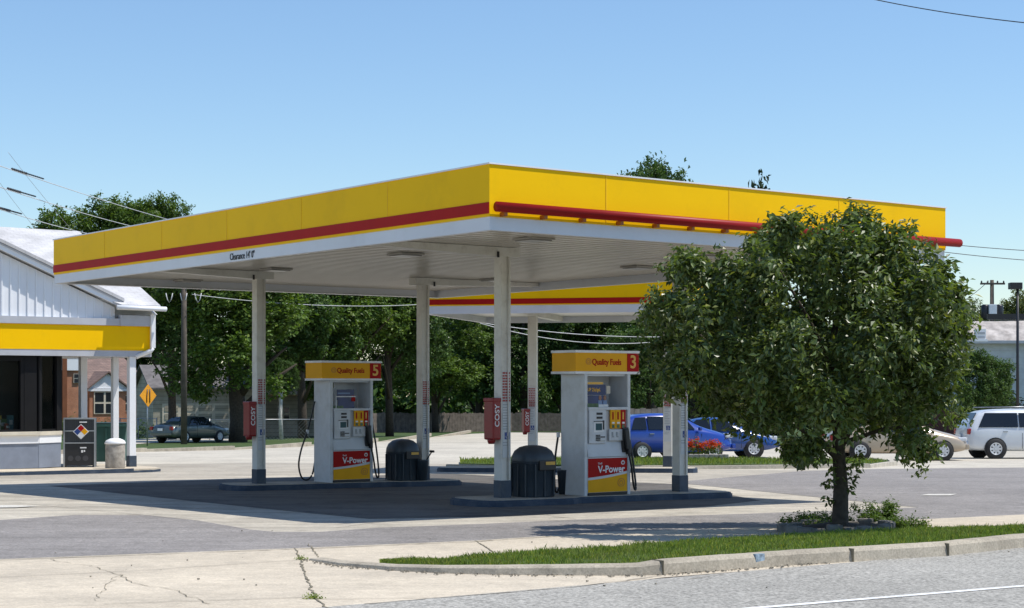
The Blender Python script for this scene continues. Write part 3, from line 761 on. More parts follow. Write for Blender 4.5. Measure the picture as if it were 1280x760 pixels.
# window wall: frames, glass, dark interior
wn = B(); wn.box((-3.3, .13, 1.415), (7.9, .02, 2.03)); wnd = wn.build('window', SHOPG, store)
b = B()
for x in (-7.2, -4.7, -2.2, .62): b.box((x, .1, 1.415), (.10, .14, 2.03))
b.box((.84, .1, 1.415), (.34, .16, 2.03)); b.box((-3.2, .1, 2.36), (8.4, .13, .14)); b.box((-3.2, .1, .43), (8.4, .13, .06)); b.build('window_frame', FRAMEM, wnd)
b = B(); c, d = bay(.4, 2.43, -.06, .02); b.box(c, d, rz=br); w2 = b.build('window', SHOPG, store)
b = B()
for t, ww in ((.03, .10), (bl - .10, .2)):
    m = Vector((1.06, 0, 0)) + bd * t; b.box((m.x, m.y + .06, 1.415), (ww, .14, 2.03), rz=br)
c, d = bay(.4, .46, -.02, .12); b.box(c, d, rz=br); b.build('window_frame', FRAMEM, w2)
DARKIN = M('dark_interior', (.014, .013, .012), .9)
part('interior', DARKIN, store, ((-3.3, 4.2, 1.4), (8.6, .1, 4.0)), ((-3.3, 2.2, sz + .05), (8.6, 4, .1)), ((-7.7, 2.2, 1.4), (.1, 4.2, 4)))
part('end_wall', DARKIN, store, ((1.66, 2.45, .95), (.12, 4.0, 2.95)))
part('shelf_unit', M('shelf_brown', (.10, .05, .03), .7), store, ((-2.6, 2.6, 1.2), (4.5, .4, .8)))
# yellow fascia and soffit slab over the porch
part('soffit', GREYT, store, (((x0s + 4.26) / 2, 2.0, 2.50), (4.26 - x0s, 4.1, .13)))
b = B(); b.box(((x0s + 4.26) / 2, -.09, 2.515), (4.26 - x0s, .08, .17)); b.box((4.22, 2.0, 2.515), (.08, 4.05, .17)); b.build('lower_trim', GREYT, store)
b = B(); b.box(((x0s + 4.30) / 2, -.11, 2.937), (4.30 - x0s, .06, .675)); b.box((4.28, 2.0, 2.937), (.06, 4.15, .675)); b.build('yellow_fascia', YEL, store)
b = B(); b.box(((x0s + 3.3) / 2, -.125, 3.375), (3.3 - x0s, .13, .19)); b.build('upper_trim', GREYT, store)
b = B(); b.box((3.80, -.16, 3.42), (1.0, .14, .29)); b.box((4.26, 1.9, 3.42), (.1, 4.0, .29)); b.build('eave_board', GREYT, store)
part('porch_infill', GREYT, store, ((3.7, 2.0, 3.35), (1.0, 3.8, .5)))
# gable siding with battens
PK = -1.5
def rk(s): return 5.33 - .42 * abs(s - PK) + (.42 * 1.5 - .0)   # rake height line, peak at PK
zr = lambda s: 5.16 + .63 - .42 * abs(s - PK)
b = B(); b.prism([(x0s + .3, -.06, 3.47), (3.2, -.06, 3.47), (3.2, -.06, zr(3.2) - .03), (PK, -.06, zr(PK) - .03), (x0s + .3, -.06, max(3.5, zr(x0s + .3)))], (0, .1, 0))
k = 0
x = -7.5
while x < 3.1:
    b.box((x, -.075, (3.47 + zr(x) - .05) / 2), (.035, .035, max(.05, zr(x) - .05 - 3.47))); x += .235
b.build('gable_siding', SIDW, store)
# rake boards + gable roof slopes
for sgn in (1, -1):
    e = PK + sgn * 4.75
    b = B(); b.prism([(PK, -.30, zr(PK) + .0), (e, -.30, zr(e)), (e, -.30, zr(e) + .13), (PK, -.30, zr(PK) + .13)], (0, .05, 0)); b.build('rake_board', SIDW, store)
    b = B(); b.prism([(PK, -.25, zr(PK) + .02), (e, -.25, zr(e) + .02), (e, -.25, zr(e) + .05), (PK, -.25, zr(PK) + .05)], (0, .23, 0)); b.build('rake_soffit', GREYT, store)
    b = B(); e2 = PK + sgn * 4.85
    top = [(PK, -.36, zr(PK) + .27), (e2, -.36, zr(e2) + .27), (e2, .4, zr(e2) + .27), (PK, 5.3, zr(PK) + .27)]
    b.prism([(p[0], p[1], p[2] - .09) for p in top], (0, 0, .09)); b.build('gable_roof', SHING, store)
    b = B(); b.prism([(PK, -.33, zr(PK) + .13), (e2, -.33, zr(e2) + .13), (e2, -.33, zr(e2) + .17), (PK, -.33, zr(PK) + .17)], (0, .1, 0)); b.build('rake_trim', GREYT, store)
# main roof: front slope rises along y
mz = lambda y: 3.80 + .44 * (y + .45)
b = B(); b.prism([(3.2, -.5, mz(-.5)), (4.36, -.5, mz(-.5)), (4.36, 5.1, mz(5.1)), (PK, 5.1, mz(5.1))], (0, 0, .07)); b.prism([(PK, 5.1, mz(5.1)), (-6.2, -.5, mz(-.5)), (x0s, -.5, mz(-.5)), (x0s, 5.1, mz(5.1))], (0, 0, .07))
b.prism([(x0s, 5.1, mz(5.1)), (4.36, 5.1, mz(5.1)), (4.36, 10.5, mz(-.3)), (x0s, 10.5, mz(-.3))], (0, 0, .07)); b.build('main_roof', SHING, store)
b = B(); b.prism([(4.31, -.4, 3.6), (4.31, 10.4, 3.6), (4.31, 5.1, mz(5.1) - .02)], (-.08, 0, 0)); b.build('end_gable', SIDW, store)
b = B(); b.tube([(3.05, -.56, 3.76), (4.5, -.56, 3.75)], .065, 8); b.build('gutter', SIDW, store)
b = B(); b.box((4.25, -.24, 3.15), (.13, .09, .95), bev=.01); b.tube([(4.25, -.24, 2.68), (4.2, -.22, 2.6), (3.8, -.12, 2.42)], .06, 8); b.build('downspout', SIDW, store)
for s_, y_, w_ in ((3.72, 0.0, .19), (3.9, 1.5, .17), (2.94, 1.5, .19)):
    pz = zg(0, F0.y + .6 * s_) + .1
    p_ = part('post', SIDW, store, ((s_, y_, (pz + 2.44) / 2), (w_, w_, 2.44 - pz)), bev=.01)
    if y_ == 0: part('post_base', NAVY, p_, ((s_, y_, pz + .16), (w_ + .03, w_ + .03, .32)), bev=.01)
# platform
b = B(); pts = [(-9, -1.9), (2.9, -1.9), (3.5, -1.75), (3.95, -1.3), (4.2, -.5), (4.3, .5), (4.3, 3.2), (-9, 3.2)]
def plz(s, y): q = F0 + U * s + V * y; return zg(0, q.y)
b.prism([(s, y, plz(s, y) - .05) for s, y in pts], (0, 0, .165))
pf_ = B(); o = b.build('store_walk', [WALK], None, (F0.x, F0.y, 0), TH); struct(o)
b = B()
for (s, y), (s2, y2) in zip(pts[:5], pts[1:6]):
    d = Vector((s2 - s, y2 - y, 0)); b.box(((s + s2) / 2, (y + y2) / 2, (plz(s, y) + plz(s2, y2)) / 2 + .015), (d.length + .02, .05, .12), rz=math.atan2(d.y, d.x))
struct(b.build('store_kerb', NAVYK, None, (F0.x, F0.y, 0), TH))
# display goods behind the window
for i, (s_, c_, w_, h_, lab) in enumerate(((.10, (.6, .6, .58), .22, .2, 'white carton at the left of the shop window display'), (.33, (.2, .3, .1), .2, .32, 'green carton in the middle of the shop window display'), (.5, (.12, .28, .32), .14, .42, 'tall teal carton by the shop window mullion'), (.22, (.5, .35, .08), .14, .42, 'yellow carton standing tall in the shop window display'), (.42, (.3, .08, .05), .16, .2, 'small red carton in the shop window display'))):
    q = F0 + U * (s_ - .1) + V * (.35 + .12 * (i % 2))
    o = thing('display_box', lab, 'carton', (q.x, q.y, .42), TH, 'cartons in the shop window')
    B().box((0, 0, h_ / 2), (w_, .14, h_), bev=.006).build('carton', M('carton_%d' % i, c_, .5), o)
    part('printed_panel', SIGNW, o, ((0, -.073, h_ * .55), (w_ * .6, .006, h_ * .3)))
q = F0 + U * .0 + V * .2
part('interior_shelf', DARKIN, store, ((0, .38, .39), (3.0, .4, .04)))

# ice / propane cage with diamond placard
q = gp(100, 583.5, .12)
cage = thing('propane_cage', 'dark metal gas cylinder cage with a coloured diamond placard', 'cage', (q.x, q.y, zg(0, q.y) + .115), TH - .45)
part('upper_box', M('cage_grey', (.07, .075, .08), .5, metal=.4), cage, ((0, 0, 1.0), (.80, .5, .66)))
part('lower_box', DARK, cage, ((0, 0, .36), (.82, .52, .62)))
b = B()
for sx in (-1, 1):
    for sy in (-1, 1): b.box((sx * .41, sy * .26, .68), (.045, .045, 1.34))
b.box((0, -.27, 1.34), (.86, .045, .045)); b.box((0, -.27, .67), (.86, .03, .03)); b.box((0, -.27, 1.0), (.86, .02, .03)); b.build('frame', STEEL, cage)
for sx in (-1, 1): part('foot', DARK, cage, ((sx * .37, -.2, .03), (.05, .05, .07)))
b = B()
for k in range(16): b.box((-.375 + k * .05, -.268, 1.0), (.008, .01, .64))
b.build('grille', DARK, cage)
pl = thing('placard', '', '', (0, 0, 0)); bpy.data.objects.remove(pl)
s_ = .095
dm = B().box((.04, -.29, .98), (.30, .01, .30), mat=Matrix.Rotation(R(45), 4, 'Y')).build('diamond_placard', SIGNW, cage)
for (dx, dz), m_ in (((0, 1), RED), ((-1, 0), BLUE), ((1, 0), YELD), ((0, -1), SIGNW)):
    B().box((.04 + dx * s_, -.298, .98 + dz * s_), (.128, .006, .128), mat=Matrix.Rotation(R(45), 4, 'Y')).build('diamond_quarter', m_, dm)
b = B(); b.box((.1, -.272, .54), (.17, .008, .035)); b.box((.07, -.272, .44), (.05, .008, .07)); b.box((.13, -.272, .45), (.04, .008, .05)); b.build('white_print', SIGNW, cage)
b = B()
for k in range(3): b.lathe([(.075, 0), (.075, .006)], 16, Matrix.Translation((-.24 + k * .2, -.262, .25)) @ Matrix.Rotation(R(90), 4, 'X'))
b.build('vent_ring', M('vent_dark', (.05, .05, .055), .5), cage)
part('top_label', SIGNW, cage, ((.1, -.297, 1.24), (.2, .006, .03)))
# dumpster
q = gp(131, 580.5)
du = thing('dumpster', 'green dumpster standing behind the gas cage', 'dumpster', (q.x, q.y, zg(0, q.y)), .1)
b = B(); b.prism([(-.75, -.45, .1), (.6, -.45, .1), (.72, -.45, 1.2), (-.85, -.45, 1.2)], (0, .95, 0)); b.build('bin_body', GREEN, du)
part('rim', GREEN, du, ((-.06, .02, 1.22), (1.66, 1.04, .07)), bev=.01)
part('lid', M('lid_dark', (.02, .05, .045), .5), du, ((-.06, .02, 1.285), (1.6, 1.0, .05)), bev=.01)
for x in (-.5, .1): part('side_rib', GREEN, du, ((x, -.47, .65), (.06, .04, 1.0)))
# concrete litter drum
q = gp(144, 585, .12)
dr = thing('litter_drum', 'round concrete litter drum with a white top beside the porch post', 'litter bin', (q.x, q.y, zg(0, q.y) + .115), .3)
b = B(); b.lathe([(.255, 0), (.262, .02), (.262, .62), (.25, .65)], 28); b.build('drum', STONE, dr)
b = B(); b.lathe([(.275, .65), (.28, .69), (.24, .75), (.13, .80), (.02, .81)], 28); b.build('lid', SIDW, dr)

# ---------------------------------------------------------------- diamond road sign
q = gz(184.5, 85)
sg = thing('road_sign', 'yellow diamond road sign with two black bars', 'road sign', q, .98)
b = B(); b.tube([(0, .02, -.1), (0, .02, 2.9)], .035, 8); b.build('sign_post', STEEL, sg)
pl = B().box((0, -.03, 2.49), (.80, .02, .80), mat=Matrix.Rotation(R(45), 4, 'Y'), bev=.008).build('sign_plate', ORANGE, sg)
b = B(); b.tube([(-.10, -.045, 2.15), (-.10, -.045, 2.45), (-.06, -.045, 2.80)], .03, 6); b.tube([(.10, -.045, 2.15), (.10, -.045, 2.8)], .03, 6); b.build('sign_symbol', DARK, pl)

# ---------------------------------------------------------------- houses
def gable_house(o, w, d, h, rise, wallm, roofm, over=.3, axis='x'):
    part('wall', wallm, o, ((0, d / 2, h / 2), (w, d, h)))
    if axis == 'x':
        b = B(); b.prism([(-w / 2 - over, -over, h - .05), (w / 2 + over, -over, h - .05), (w / 2 + over, d / 2, h + rise), (-w / 2 - over, d / 2, h + rise)], (0, 0, .12))
        b.prism([(-w / 2 - over, d / 2, h + rise), (w / 2 + over, d / 2, h + rise), (w / 2 + over, d + over, h - .05), (-w / 2 - over, d + over, h - .05)], (0, 0, .12)); r = b.build('roof', roofm, o)
        b = B()
        for s in (-1, 1): b.prism([(s * (w / 2 - .04), 0, h), (s * (w / 2 - .04), d, h), (s * (w / 2 - .04), d / 2, h + rise)], (.04 * s, 0, 0))
        b.build('gable_end', wallm, o)
    else:
        b = B()
        b.prism([(0, -over, h + rise), (-w / 2 - over, -over, h - rise * over * 2 / w), (-w / 2 - over, d, h - rise * over * 2 / w), (0, d, h + rise)], (0, 0, .12))
        b.prism([(0, -over, h + rise), (w / 2 + over, -over, h - rise * over * 2 / w), (w / 2 + over, d, h - rise * over * 2 / w), (0, d, h + rise)], (0, 0, .12)); r = b.build('roof', roofm, o)
        b = B(); b.prism([(-w / 2, -.02, h), (w / 2, -.02, h), (0, -.02, h + rise)], (0, .06, 0)); b.build('gable_end', SIDW, o)
    return r
def win(o, x, y, z, w, h, nx=2, nz=2, frame=CREAM):
    f = part('window', frame, o, ((x, y - .03, z), (w, .08, h)))
    b = B()
    for i in range(nx):
        for j in range(nz): b.box((x - w / 2 + w * (i + .5) / nx, y - .075, z - h / 2 + h * (j + .5) / nz), (w / nx * .8, .02, h / nz * .82))
    b.build('pane', GLASS, f)
Zh = 138; k_ = Zh / F
q = gz(131, Zh); house = thing('brick_house', 'orange brick house with white gabled bay and brown roof', 'house', q, .6)
gy = 543.0
hz = lambda y: (gy - y) * k_; hx = lambda x: (x - 131) * k_
part('wall', BRICK, house, ((hx(140), 3.5, hz(483) / 2), (hx(190) - hx(90), 6, hz(483))))
b = B(); b.prism([(hx(70), .2, hz(484)), (hx(196), .2, hz(484)), (hx(180), 5, hz(440)), (hx(112), 5, hz(440))], (0, .2, .1)); b.build('roof', BSHING, house)
part('bay_wall', BRICK, house, ((0, .2, hz(488) / 2), (hx(155) - hx(108), 1.6, hz(488))))
b = B(); b.prism([(hx(107), -.66, hz(486)), (hx(157), -.66, hz(486)), (0, -.66, hz(468))], (0, .15, 0)); b.build('bay_gable', SIDW, house)
b = B(); b.prism([(hx(104), -.9, hz(487.5)), (0, -.9, hz(466.5)), (0, 3, hz(466.5)), (hx(104), 3, hz(487.5))], (0, 0, .12)); b.prism([(hx(160), -.9, hz(487.5)), (0, -.9, hz(466.5)), (0, 3, hz(466.5)), (hx(160), 3, hz(487.5))], (0, 0, .12)); b.build('bay_roof', BSHING, house)
part('eave_band', SIDW, house, ((0, -.66, hz(488)), (hx(157) - hx(106), .2, .22)))
win(house, hx(127), -.6, hz(504), hx(141) - hx(113), hz(490) - hz(518)); win(house, hx(160), .5, hz(505), .9, 1.3, 1, 2)
Zt = 128; k_ = Zt / F; gy2 = 544.3; tz = lambda y: (gy2 - y) * k_; tx = lambda x: (x - 70) * k_
q = gz(70, Zt); h2 = thing('brick_house', 'tall orange brick house with white upper siding behind the store', 'house', q, .6)
part('wall', BRICK, h2, ((tx(60), 4, tz(463) / 2), (tx(101) - tx(20), 8, tz(463))))
part('upper_siding', SIDW, h2, ((tx(60), 4, (tz(463) + tz(430)) / 2), (tx(103) - tx(18), 8.3, tz(430) - tz(463))))
b = B(); b.prism([(tx(14), -.5, tz(430)), (tx(106), -.5, tz(430)), (tx(106), 4, tz(405)), (tx(14), 4, tz(405))], (0, 0, .15)); b.build('roof', BSHING, h2)
b = B(); b.box((tx(80), -.1, tz(500)), (.35, .25, tz(430))); b.build('chimney', M('brick_dark', (.2, .07, .03), .9), h2)
win(h2, tx(96), -.02, tz(473), .45, .7, 1, 2); win(h2, tx(50), -.02, tz(490), 1.2, 1.5, 2, 2)
q = gz(262, 116); ga = thing('garage', 'long beige garage with panelled door behind the dark sedan', 'garage', q, .4)
r_ = gable_house(ga, 7.6, 6, 3.3, 1.5, GARAGE, M('grey_shingles', (.14, .13, .13), .9, var=.3), .35)
dr_ = part('garage_door', CREAM, ga, ((-.9, -.04, 1.15), (4.6, .06, 2.3)))
b = B()
for k in range(4):
    for j in range(4): b.box((-.9 - 1.7 + j * 1.14, -.085, .3 + k * .56), (.9, .03, .38))
b.build('door_panel', GARAGE, dr_)
win(ga, 2.9, 0, 1.8, .8, 1.0)
q = gz(372, 122); g3 = thing('shed', 'low pale shed beyond the chain link fence', 'shed', q, .13)
gable_house(g3, 5.5, 5, 2.9, 1.5, GARAGE, M('tan_shingles', (.42, .27, .15), .9, var=.3), .3); win(g3, -1, 0, 1.6, .9, 1.0)
# right building
Zr = 96; q = gz(1345, Zr)
rbd = thing('roadside_building', 'low pale building with patchy shingled mansard roof behind the minivan', 'building', q, -.05)
wz = zg(0, Zr); zz = lambda y: CAM + (HZ - y) * Zr / F - wz
part('wall', M('pale_wall', (.50, .53, .56), .7), rbd, ((0, 5, zz(425) / 2 + .45), (12.4, 9.6, zz(425) - .9)))
part('brick_base', M('red_brick', (.16, .05, .035), .9, var=.3, vs=6), rbd, ((0, 4.95, .9), (12.5, 9.7, 1.8)))
b = B(); b.prism([(-6.4, -.3, zz(426)), (6.4, -.3, zz(426)), (6.0, 1.6, zz(398)), (-5.2, 1.6, zz(402))], (0, .15, .1)); b.prism([(-6.4, -.3, zz(426)), (-5.2, 1.6, zz(402)), (-5.2, 9, zz(402)), (-6.4, 10, zz(426))], (.1, 0, .1)); b.build('mansard_roof', TSHING, rbd)
part('roof_edge', DARK, rbd, ((.7, 1.8, zz(394)), (10.4, .2, .32)))
part('fascia_board', GREYT, rbd, ((0, -.28, zz(427.5)), (12.9, .12, .16)))
b = B()
for k in range(5): b.box((0, .19, zz(438 + k * 9)), (12.42, .02, .03))
b.build('wall_joint', GREYT, rbd)
win(rbd, 2.5, .2, 2.2, 1.6, 1.4)
q = at(1225, 427, 91); vs_ = thing('roof_vent', 'white boxy vent on the shingled mansard roof', 'vent', (q.x, q.y, q.z), 0)
part('vent_box', SIDW, vs_, ((0, 0, .35), (.5, .5, .62)), bev=.01); part('louvre', GREYT, vs_, ((0, -.26, .45), (.38, .03, .12)), ((0, -.26, .22), (.38, .03, .12))); part('flange', SIDW, vs_, ((0, 0, .06), (.66, .6, .12)))

# ---------------------------------------------------------------- fences
def board_fence(label, pts, h, wood=WOOD):
    a = Vector(pts[0]); o = thing('board_fence', label, 'fence', (a.x, a.y, a.z))
    b = B(); pb = []; rnd = random.Random(len(label))
    for p, q in zip(pts[:-1], pts[1:]):
        d = Vector(q) - Vector(p); L = math.hypot(d.x, d.y); rz = math.atan2(d.y, d.x); n = int(L / .3)
        for k in range(n):
            c = Vector(p) - a + d * ((k + .5) / n); hh = h * rnd.uniform(.96, 1.02)
            b.box((c.x, c.y, c.z + hh / 2), (L / n * .95, .03, hh), rz=rz)
        for k in range(0, n, 8): pb.append((Vector(p) - a + d * (k / n), rz))
    b.build('boards', wood, o)
    for c, rz in pb: B().box((c.x, c.y + .08, c.z + h / 2), (.12, .12, h + .1), rz=rz).build('post', wood, o)
board_fence('long weathered board fence beneath the trees beyond the street', [gz(430, 140), gz(500, 150), gz(640, 158), gz(780, 160)], 1.7)
board_fence('grey board fence section behind the blue hatchback', [gz(786, 92), gz(850, 92)], 1.9, M('fence_grey', (.24, .21, .18), .9, var=.3))
def chain_fence(label, a, b_, h=1.2):
    o = thing('chain_link_fence', label, 'fence', (a.x, a.y, a.z)); d = b_ - a; L = math.hypot(d.x, d.y)
    n = max(2, int(L / 2.5))
    for k in range(n + 1):
        c = d * (k / n); t = B(); t.tube([(c.x, c.y, c.z - .1), (c.x, c.y, c.z + h + .05)], .035, 6); t.build('post', STEEL, o)
    t = B(); t.tube([(0, 0, h), (d.x, d.y, d.z + h)], .028, 6); t.build('top_rail', STEEL, o)
    t = B(); m = int(L / .22)
    for k in range(m):
        for s in (1, -1):
            k2 = k + s * h / .22
            if 0 <= k2 <= m:
                p = d * (k / m); q = d * (k2 / m); t.tube([(p.x, p.y, p.z), (q.x, q.y, q.z + h)], .006, 3, cap=False)
    t.build('wire_mesh', STEEL, o)
chain_fence('chain link fence between the big tree trunk and pump number 5', gz(262, 104), gz(394, 106), 1.25)
chain_fence('short chain link fence near the yellow diamond sign', gz(150, 108), gz(196, 106), 1.3)

# ---------------------------------------------------------------- poles and wires
def upole(label, base, top, arms, group=None):
    h = top - base.z; o = thing('utility_pole', label, 'utility pole', base)
    b = B(); b.tube([(0, 0, -.3), (0, 0, h * .5), (.0, 0, h)], [.17, .15, .12], 10); b.build('pole', POLE, o)
    for z, w in arms:
        c = B().box((0, -.14, h - z), (w, .1, .12)).build('crossarm', POLE, o)
        for s in (-.45, -.2, .2, .45):
            b = B(); b.lathe([(.04, h - z + .05), (.06, h - z + .12), (.03, h - z + .2)], 8, Matrix.Translation((s * w, -.14, 0))); b.build('insulator', DARK, c)
    return o, h
upl, hl = upole('weathered wooden utility pole in front of the dark sedan', gz(230, 90), 9.2, [(.5, 2.2)])
for s in (-1, 0, 1):
    b = B()
    pts = [(s * .75 + .35 * t, -.1, 8.3 + zg(0, 0) - 0 + .5 * (2 * t - 0) ** 2 - .7 + 0) for t in (-.5, -.3, 0, .3, .5)]
    b.tube([(x, y, z - .2) for x, y, z in pts], .025, 5); b.build('wire_loop', WIREL, upl)
upr, hr = upole('utility pole with transformers behind the shingled roof', gz(1240, 112), CAM + (HZ - 350) * 112 / F, [(.25, 1.6)])
for s in (-1, 1):
    b = B(); b.lathe([(.2, hr - 2.6), (.26, hr - 2.5), (.26, hr - 1.7), (.18, hr - 1.6)], 14, Matrix.Translation((s * .46, -.05, 0))); b.build('transformer', DARK, upr)
part('control_box', SIGNW, upr, ((-.05, -.3, hr - 1.95), (.5, .3, .7)), bev=.02)
q = gz(1272, 74)
lpole = thing('street_lamp', 'thin dark lamp post with boxy head above the minivan', 'street lamp', q)
hh = CAM + (HZ - 358) * 74 / F - q.z
b = B(); b.tube([(0, 0, 0), (0, 0, hh)], [.075, .055], 8); b.build('lamp_post', DARK, lpole)
part('lamp_base', STONE, lpole, ((0, 0, .25), (.45, .45, .7)), bev=.03)
part('lamp_head', DARK, lpole, ((-.1, 0, hh + .02), (.52, .4, .28)), bev=.02)
def wire(label, a, b_, sag=.3, r=.014, mat=WIRE, ins=None, group='overhead wires'):
    a, b_ = Vector(a), Vector(b_)
    o = thing('overhead_wire', label, 'wire', a, 0, group); d = b_ - a
    t = B(); t.tube([(d * (k / 16)) - Vector((0, 0, sag * 4 * (k / 16) * (1 - k / 16))) for k in range(17)], r, 5); t.build('cable', mat, o)
    if ins:
        u_ = d.normalized(); t = B()
        for k in range(int(ins[1] / .26)): t.tube([u_ * (ins[0] + k * .26), u_ * (ins[0] + k * .26 + .08), u_ * (ins[0] + k * .26 + .25)], [.02, .045 if k < 8 else .03, .02], 8)
        t.build('insulator', DARK, o)
    return o
pt = Vector((upl.location.x, upl.location.y - .14, upl.location.z + hl - .4))
pts3 = [((-30, 197), 52, 0, (206, 271), 86, 'topmost of the three wires above the store roof'), ((-30, 224), 52, 1, (163, 280), 82, 'middle one of the three wires above the store roof'), ((-30, 252), 52, 2, (112, 290), 80, 'lowest of the three wires above the store roof')]
for (a, Za, i, b2, Zb, lab) in pts3:
    A_, Bq = at(a[0], a[1], Za), at(b2[0], b2[1], Zb); e = A_ + (Bq - A_) * 1.35
    wire(lab, A_, e, .12, .016, WIREL, (4.2, 4.6))
wire('thin steep service wire above the store roof, right one', at(10, 190, 55), at(120, 320, 60), .1, .006, STEEL)
wire('thin steep service wire above the store roof, left one', at(-10, 215, 55), at(75, 320, 58), .1, .006, STEEL)
wire('single wire crossing the top right corner of the sky', at(1060, -8, 46), at(1330, 33, 40), .1, .013)
wire('upper of the two wires right of the yellow canopy', at(1100, 295, 70), at(1340, 316, 70), .1, .015, WIRE)
wire('lower of the two wires right of the yellow canopy', at(1100, 304, 70), at(1340, 329, 70), .1, .015, WIRE)
wire('short wire running left from the transformer pole', at(1236, 351, 111.8), at(1150, 395, 111), .5, .02, WIRE)
wire('upper pale cable crossing below the far canopy', at(560, 396, 90), at(900, 418, 100), .5, .02, WIREL)
wire('lower pale cable crossing below the far canopy', at(600, 404, 92), at(900, 414, 100), .9, .02, WIREL)
wire('thin pale cable running through the trees behind pump number 5', at(240, 368, 89.6), at(560, 378, 110), .4, .018, WIREL)

# ---------------------------------------------------------------- cars
def car(name, label, cat, base, rz, paint, st, wheels, wr, sidewin, glassq, extras=(), group='parked cars'):
    o = thing(name, label, cat, base, 0, group)
    o.rotation_euler = (Matrix.Rotation(-math.atan(SL), 4, 'X') @ Matrix.Rotation(rz, 4, 'Z')).to_euler()
    L = st[-1][0]
    def hw(x, z):
        for a, b_ in zip(st[:-1], st[1:]):
            if a[0] <= x <= b_[0]:
                t = (x - a[0]) / (b_[0] - a[0]); s_ = [a[i] + (b_[i] - a[i]) * t for i in range(7)]
                if z <= s_[2]: return s_[5]
                k = min(1, (z - s_[2]) / max(.01, s_[3] - s_[2])); return s_[5] + (s_[6] - s_[5]) * k
        return st[0][5]
    b = B(); rings = []
    for x, zb, zl, zt, h0, h1, h2 in st:
        half = [(h0 * .88, zb), (h0 * .98, zb + .06), (h0 + .01, zb + (zl - zb) * .45), (h1 + .01, zl - .06), (h1 * .99, zl), (h2 + (h1 - h2) * .08, zt - .05 * min(1, (zt - zl) * 3)), (h2 * .8, zt), (0, zt + .012)]
        ring = half + [(-y, z) for y, z in reversed(half[:-1])]
        rings.append([b.bm.verts.new((x - L / 2, y, z)) for y, z in ring])
    n = len(rings[0])
    for i in range(len(rings) - 1):
        for k in range(n): b.bm.faces.new((rings[i][k], rings[i + 1][k], rings[i + 1][(k + 1) % n], rings[i][(k + 1) % n])).smooth = True
    b.bm.faces.new(rings[0]); b.bm.faces.new(rings[-1][::-1])
    body = b.build('body', paint, o)
    md_ = body.modifiers.new('smooth', 'SUBSURF'); md_.levels = 1; md_.render_levels = 1
    X = lambda x: x - L / 2
    for s in (-1, 1):
        for poly in sidewin:
            w_ = B(); pts = []
            for x, z in poly: pts.append((X(x), s * (hw(x, z) + .004), z))
            w_.prism(pts, (0, s * .018, 0)); w_.build('side_window', CARGL, o)
        for x in wheels:
            y = s * (hw(x, .4) - .08)
            a_ = B(); m_ = Matrix.Translation((X(x), s * (hw(x, .4) + .012), wr)) @ Matrix.Rotation(R(90), 4, 'X')
            a_.lathe([(wr * 1.13, -.012), (wr * 1.13, .004)], 24, m_); a_.build('wheel_arch', BLACK, o)
            t = B(); m_ = Matrix.Translation((X(x), y + s * .04, wr)) @ Matrix.Rotation(R(90), 4, 'X')
            t.lathe([(wr * .62, -.11), (wr * .93, -.11), (wr, -.07), (wr, .07), (wr * .93, .11), (wr * .62, .11)], 24, m_, cap=False); t.lathe([(wr * .64, .03), (wr * .64, .04)], 24, m_); wh = t.build('wheel', TYRE, o)
            t = B(); m2 = Matrix.Translation((X(x), y + s * .135, wr)) @ Matrix.Rotation(R(90), 4, 'X')
            t.lathe([(wr * .66, -.012), (wr * .66, .012), (wr * .52, .012), (wr * .52, -.012)], 24, m2, cap=False)
            for k in range(8): t.box((X(x) + math.cos(k * math.pi / 4) * wr * .32, y + s * .135, wr + math.sin(k * math.pi / 4) * wr * .32), (wr * .62, .02, .075), mat=Matrix.Rotation(-k * math.pi / 4, 4, 'Y'))
            t.lathe([(wr * .16, -.02), (wr * .16, .02)], 12, m2); t.build('rim', RIM, wh)
        hnd = B()
        for x in (wheels[0] + .35, wheels[0] + 1.35): hnd.box((X(x), s * (hw(x, .8) + .02), st[5][2] - .1), (.16, .03, .03))
        hnd.build('door_handle', STEEL, o)
        sm = B()
        for x in (wheels[0] + .95, wheels[1] - .45): sm.box((X(x), s * (hw(x, .5) + .012), .62), (.012, .012, .56))
        sm.build('door_seam', BLACK, o)
        B().box((X(wheels[1] - .55), s * (hw(wheels[1] - .55, .9) + .1), st[5][2] + .06), (.1, .18, .12), bev=.03).build('wing_mirror', paint, o)
    for nm, (xa, za), (xb, zb) in glassq:
        g_ = B(); wa, wb = hw(xa, za) * .9, hw(xb, zb) * .86; nx = Vector((zb - za, 0, -(xb - xa))).normalized()
        if nx.z < 0: nx = -nx
        nx = nx * .02
        g_.prism([(X(xa), -wa, za), (X(xa), wa, za), (X(xb), wb, zb), (X(xb), -wb, zb)], nx); g_.build(nm, CARGL, o)
    yb = st[1][4]; zf = st[-3][2]
    for s in (-1, 1):
        B().box((X(L - .22), s * st[-2][4] * .78, zf - .07), (.3, .3, .14), bev=.04).build('headlight', M('headlamp_glass', (.7, .72, .75), .1) if 'headlamp_glass' not in bpy.data.materials else bpy.data.materials['headlamp_glass'], o)
        B().box((X(.07), s * yb * .86, st[2][2] - .1), (.12, .2, .2), bev=.03).build('tail_light', bpy.data.materials.get('tail_red') or M('tail_red', (.3, .01, .01), .2), o)
    B().box((X(.03), 0, .5), (.14, yb * 1.75, .2), bev=.04).build('rear_bumper', paint, o)
    B().box((X(L - .05), 0, .46), (.14, st[-2][4] * 1.9, .18), bev=.04).build('front_bumper', paint, o)
    B().box((X(-.05), 0, .72 if st[2][3] < 1.2 else .78), (.02, .34, .14)).build('number_plate', SIGNW, o)
    return o
BLUEC = M('car_blue', (.007, .042, .30), .28, var=.03, coat=.8)
BLUE2 = M('car_navy', (.01, .06, .25), .25, var=.03, coat=.8)
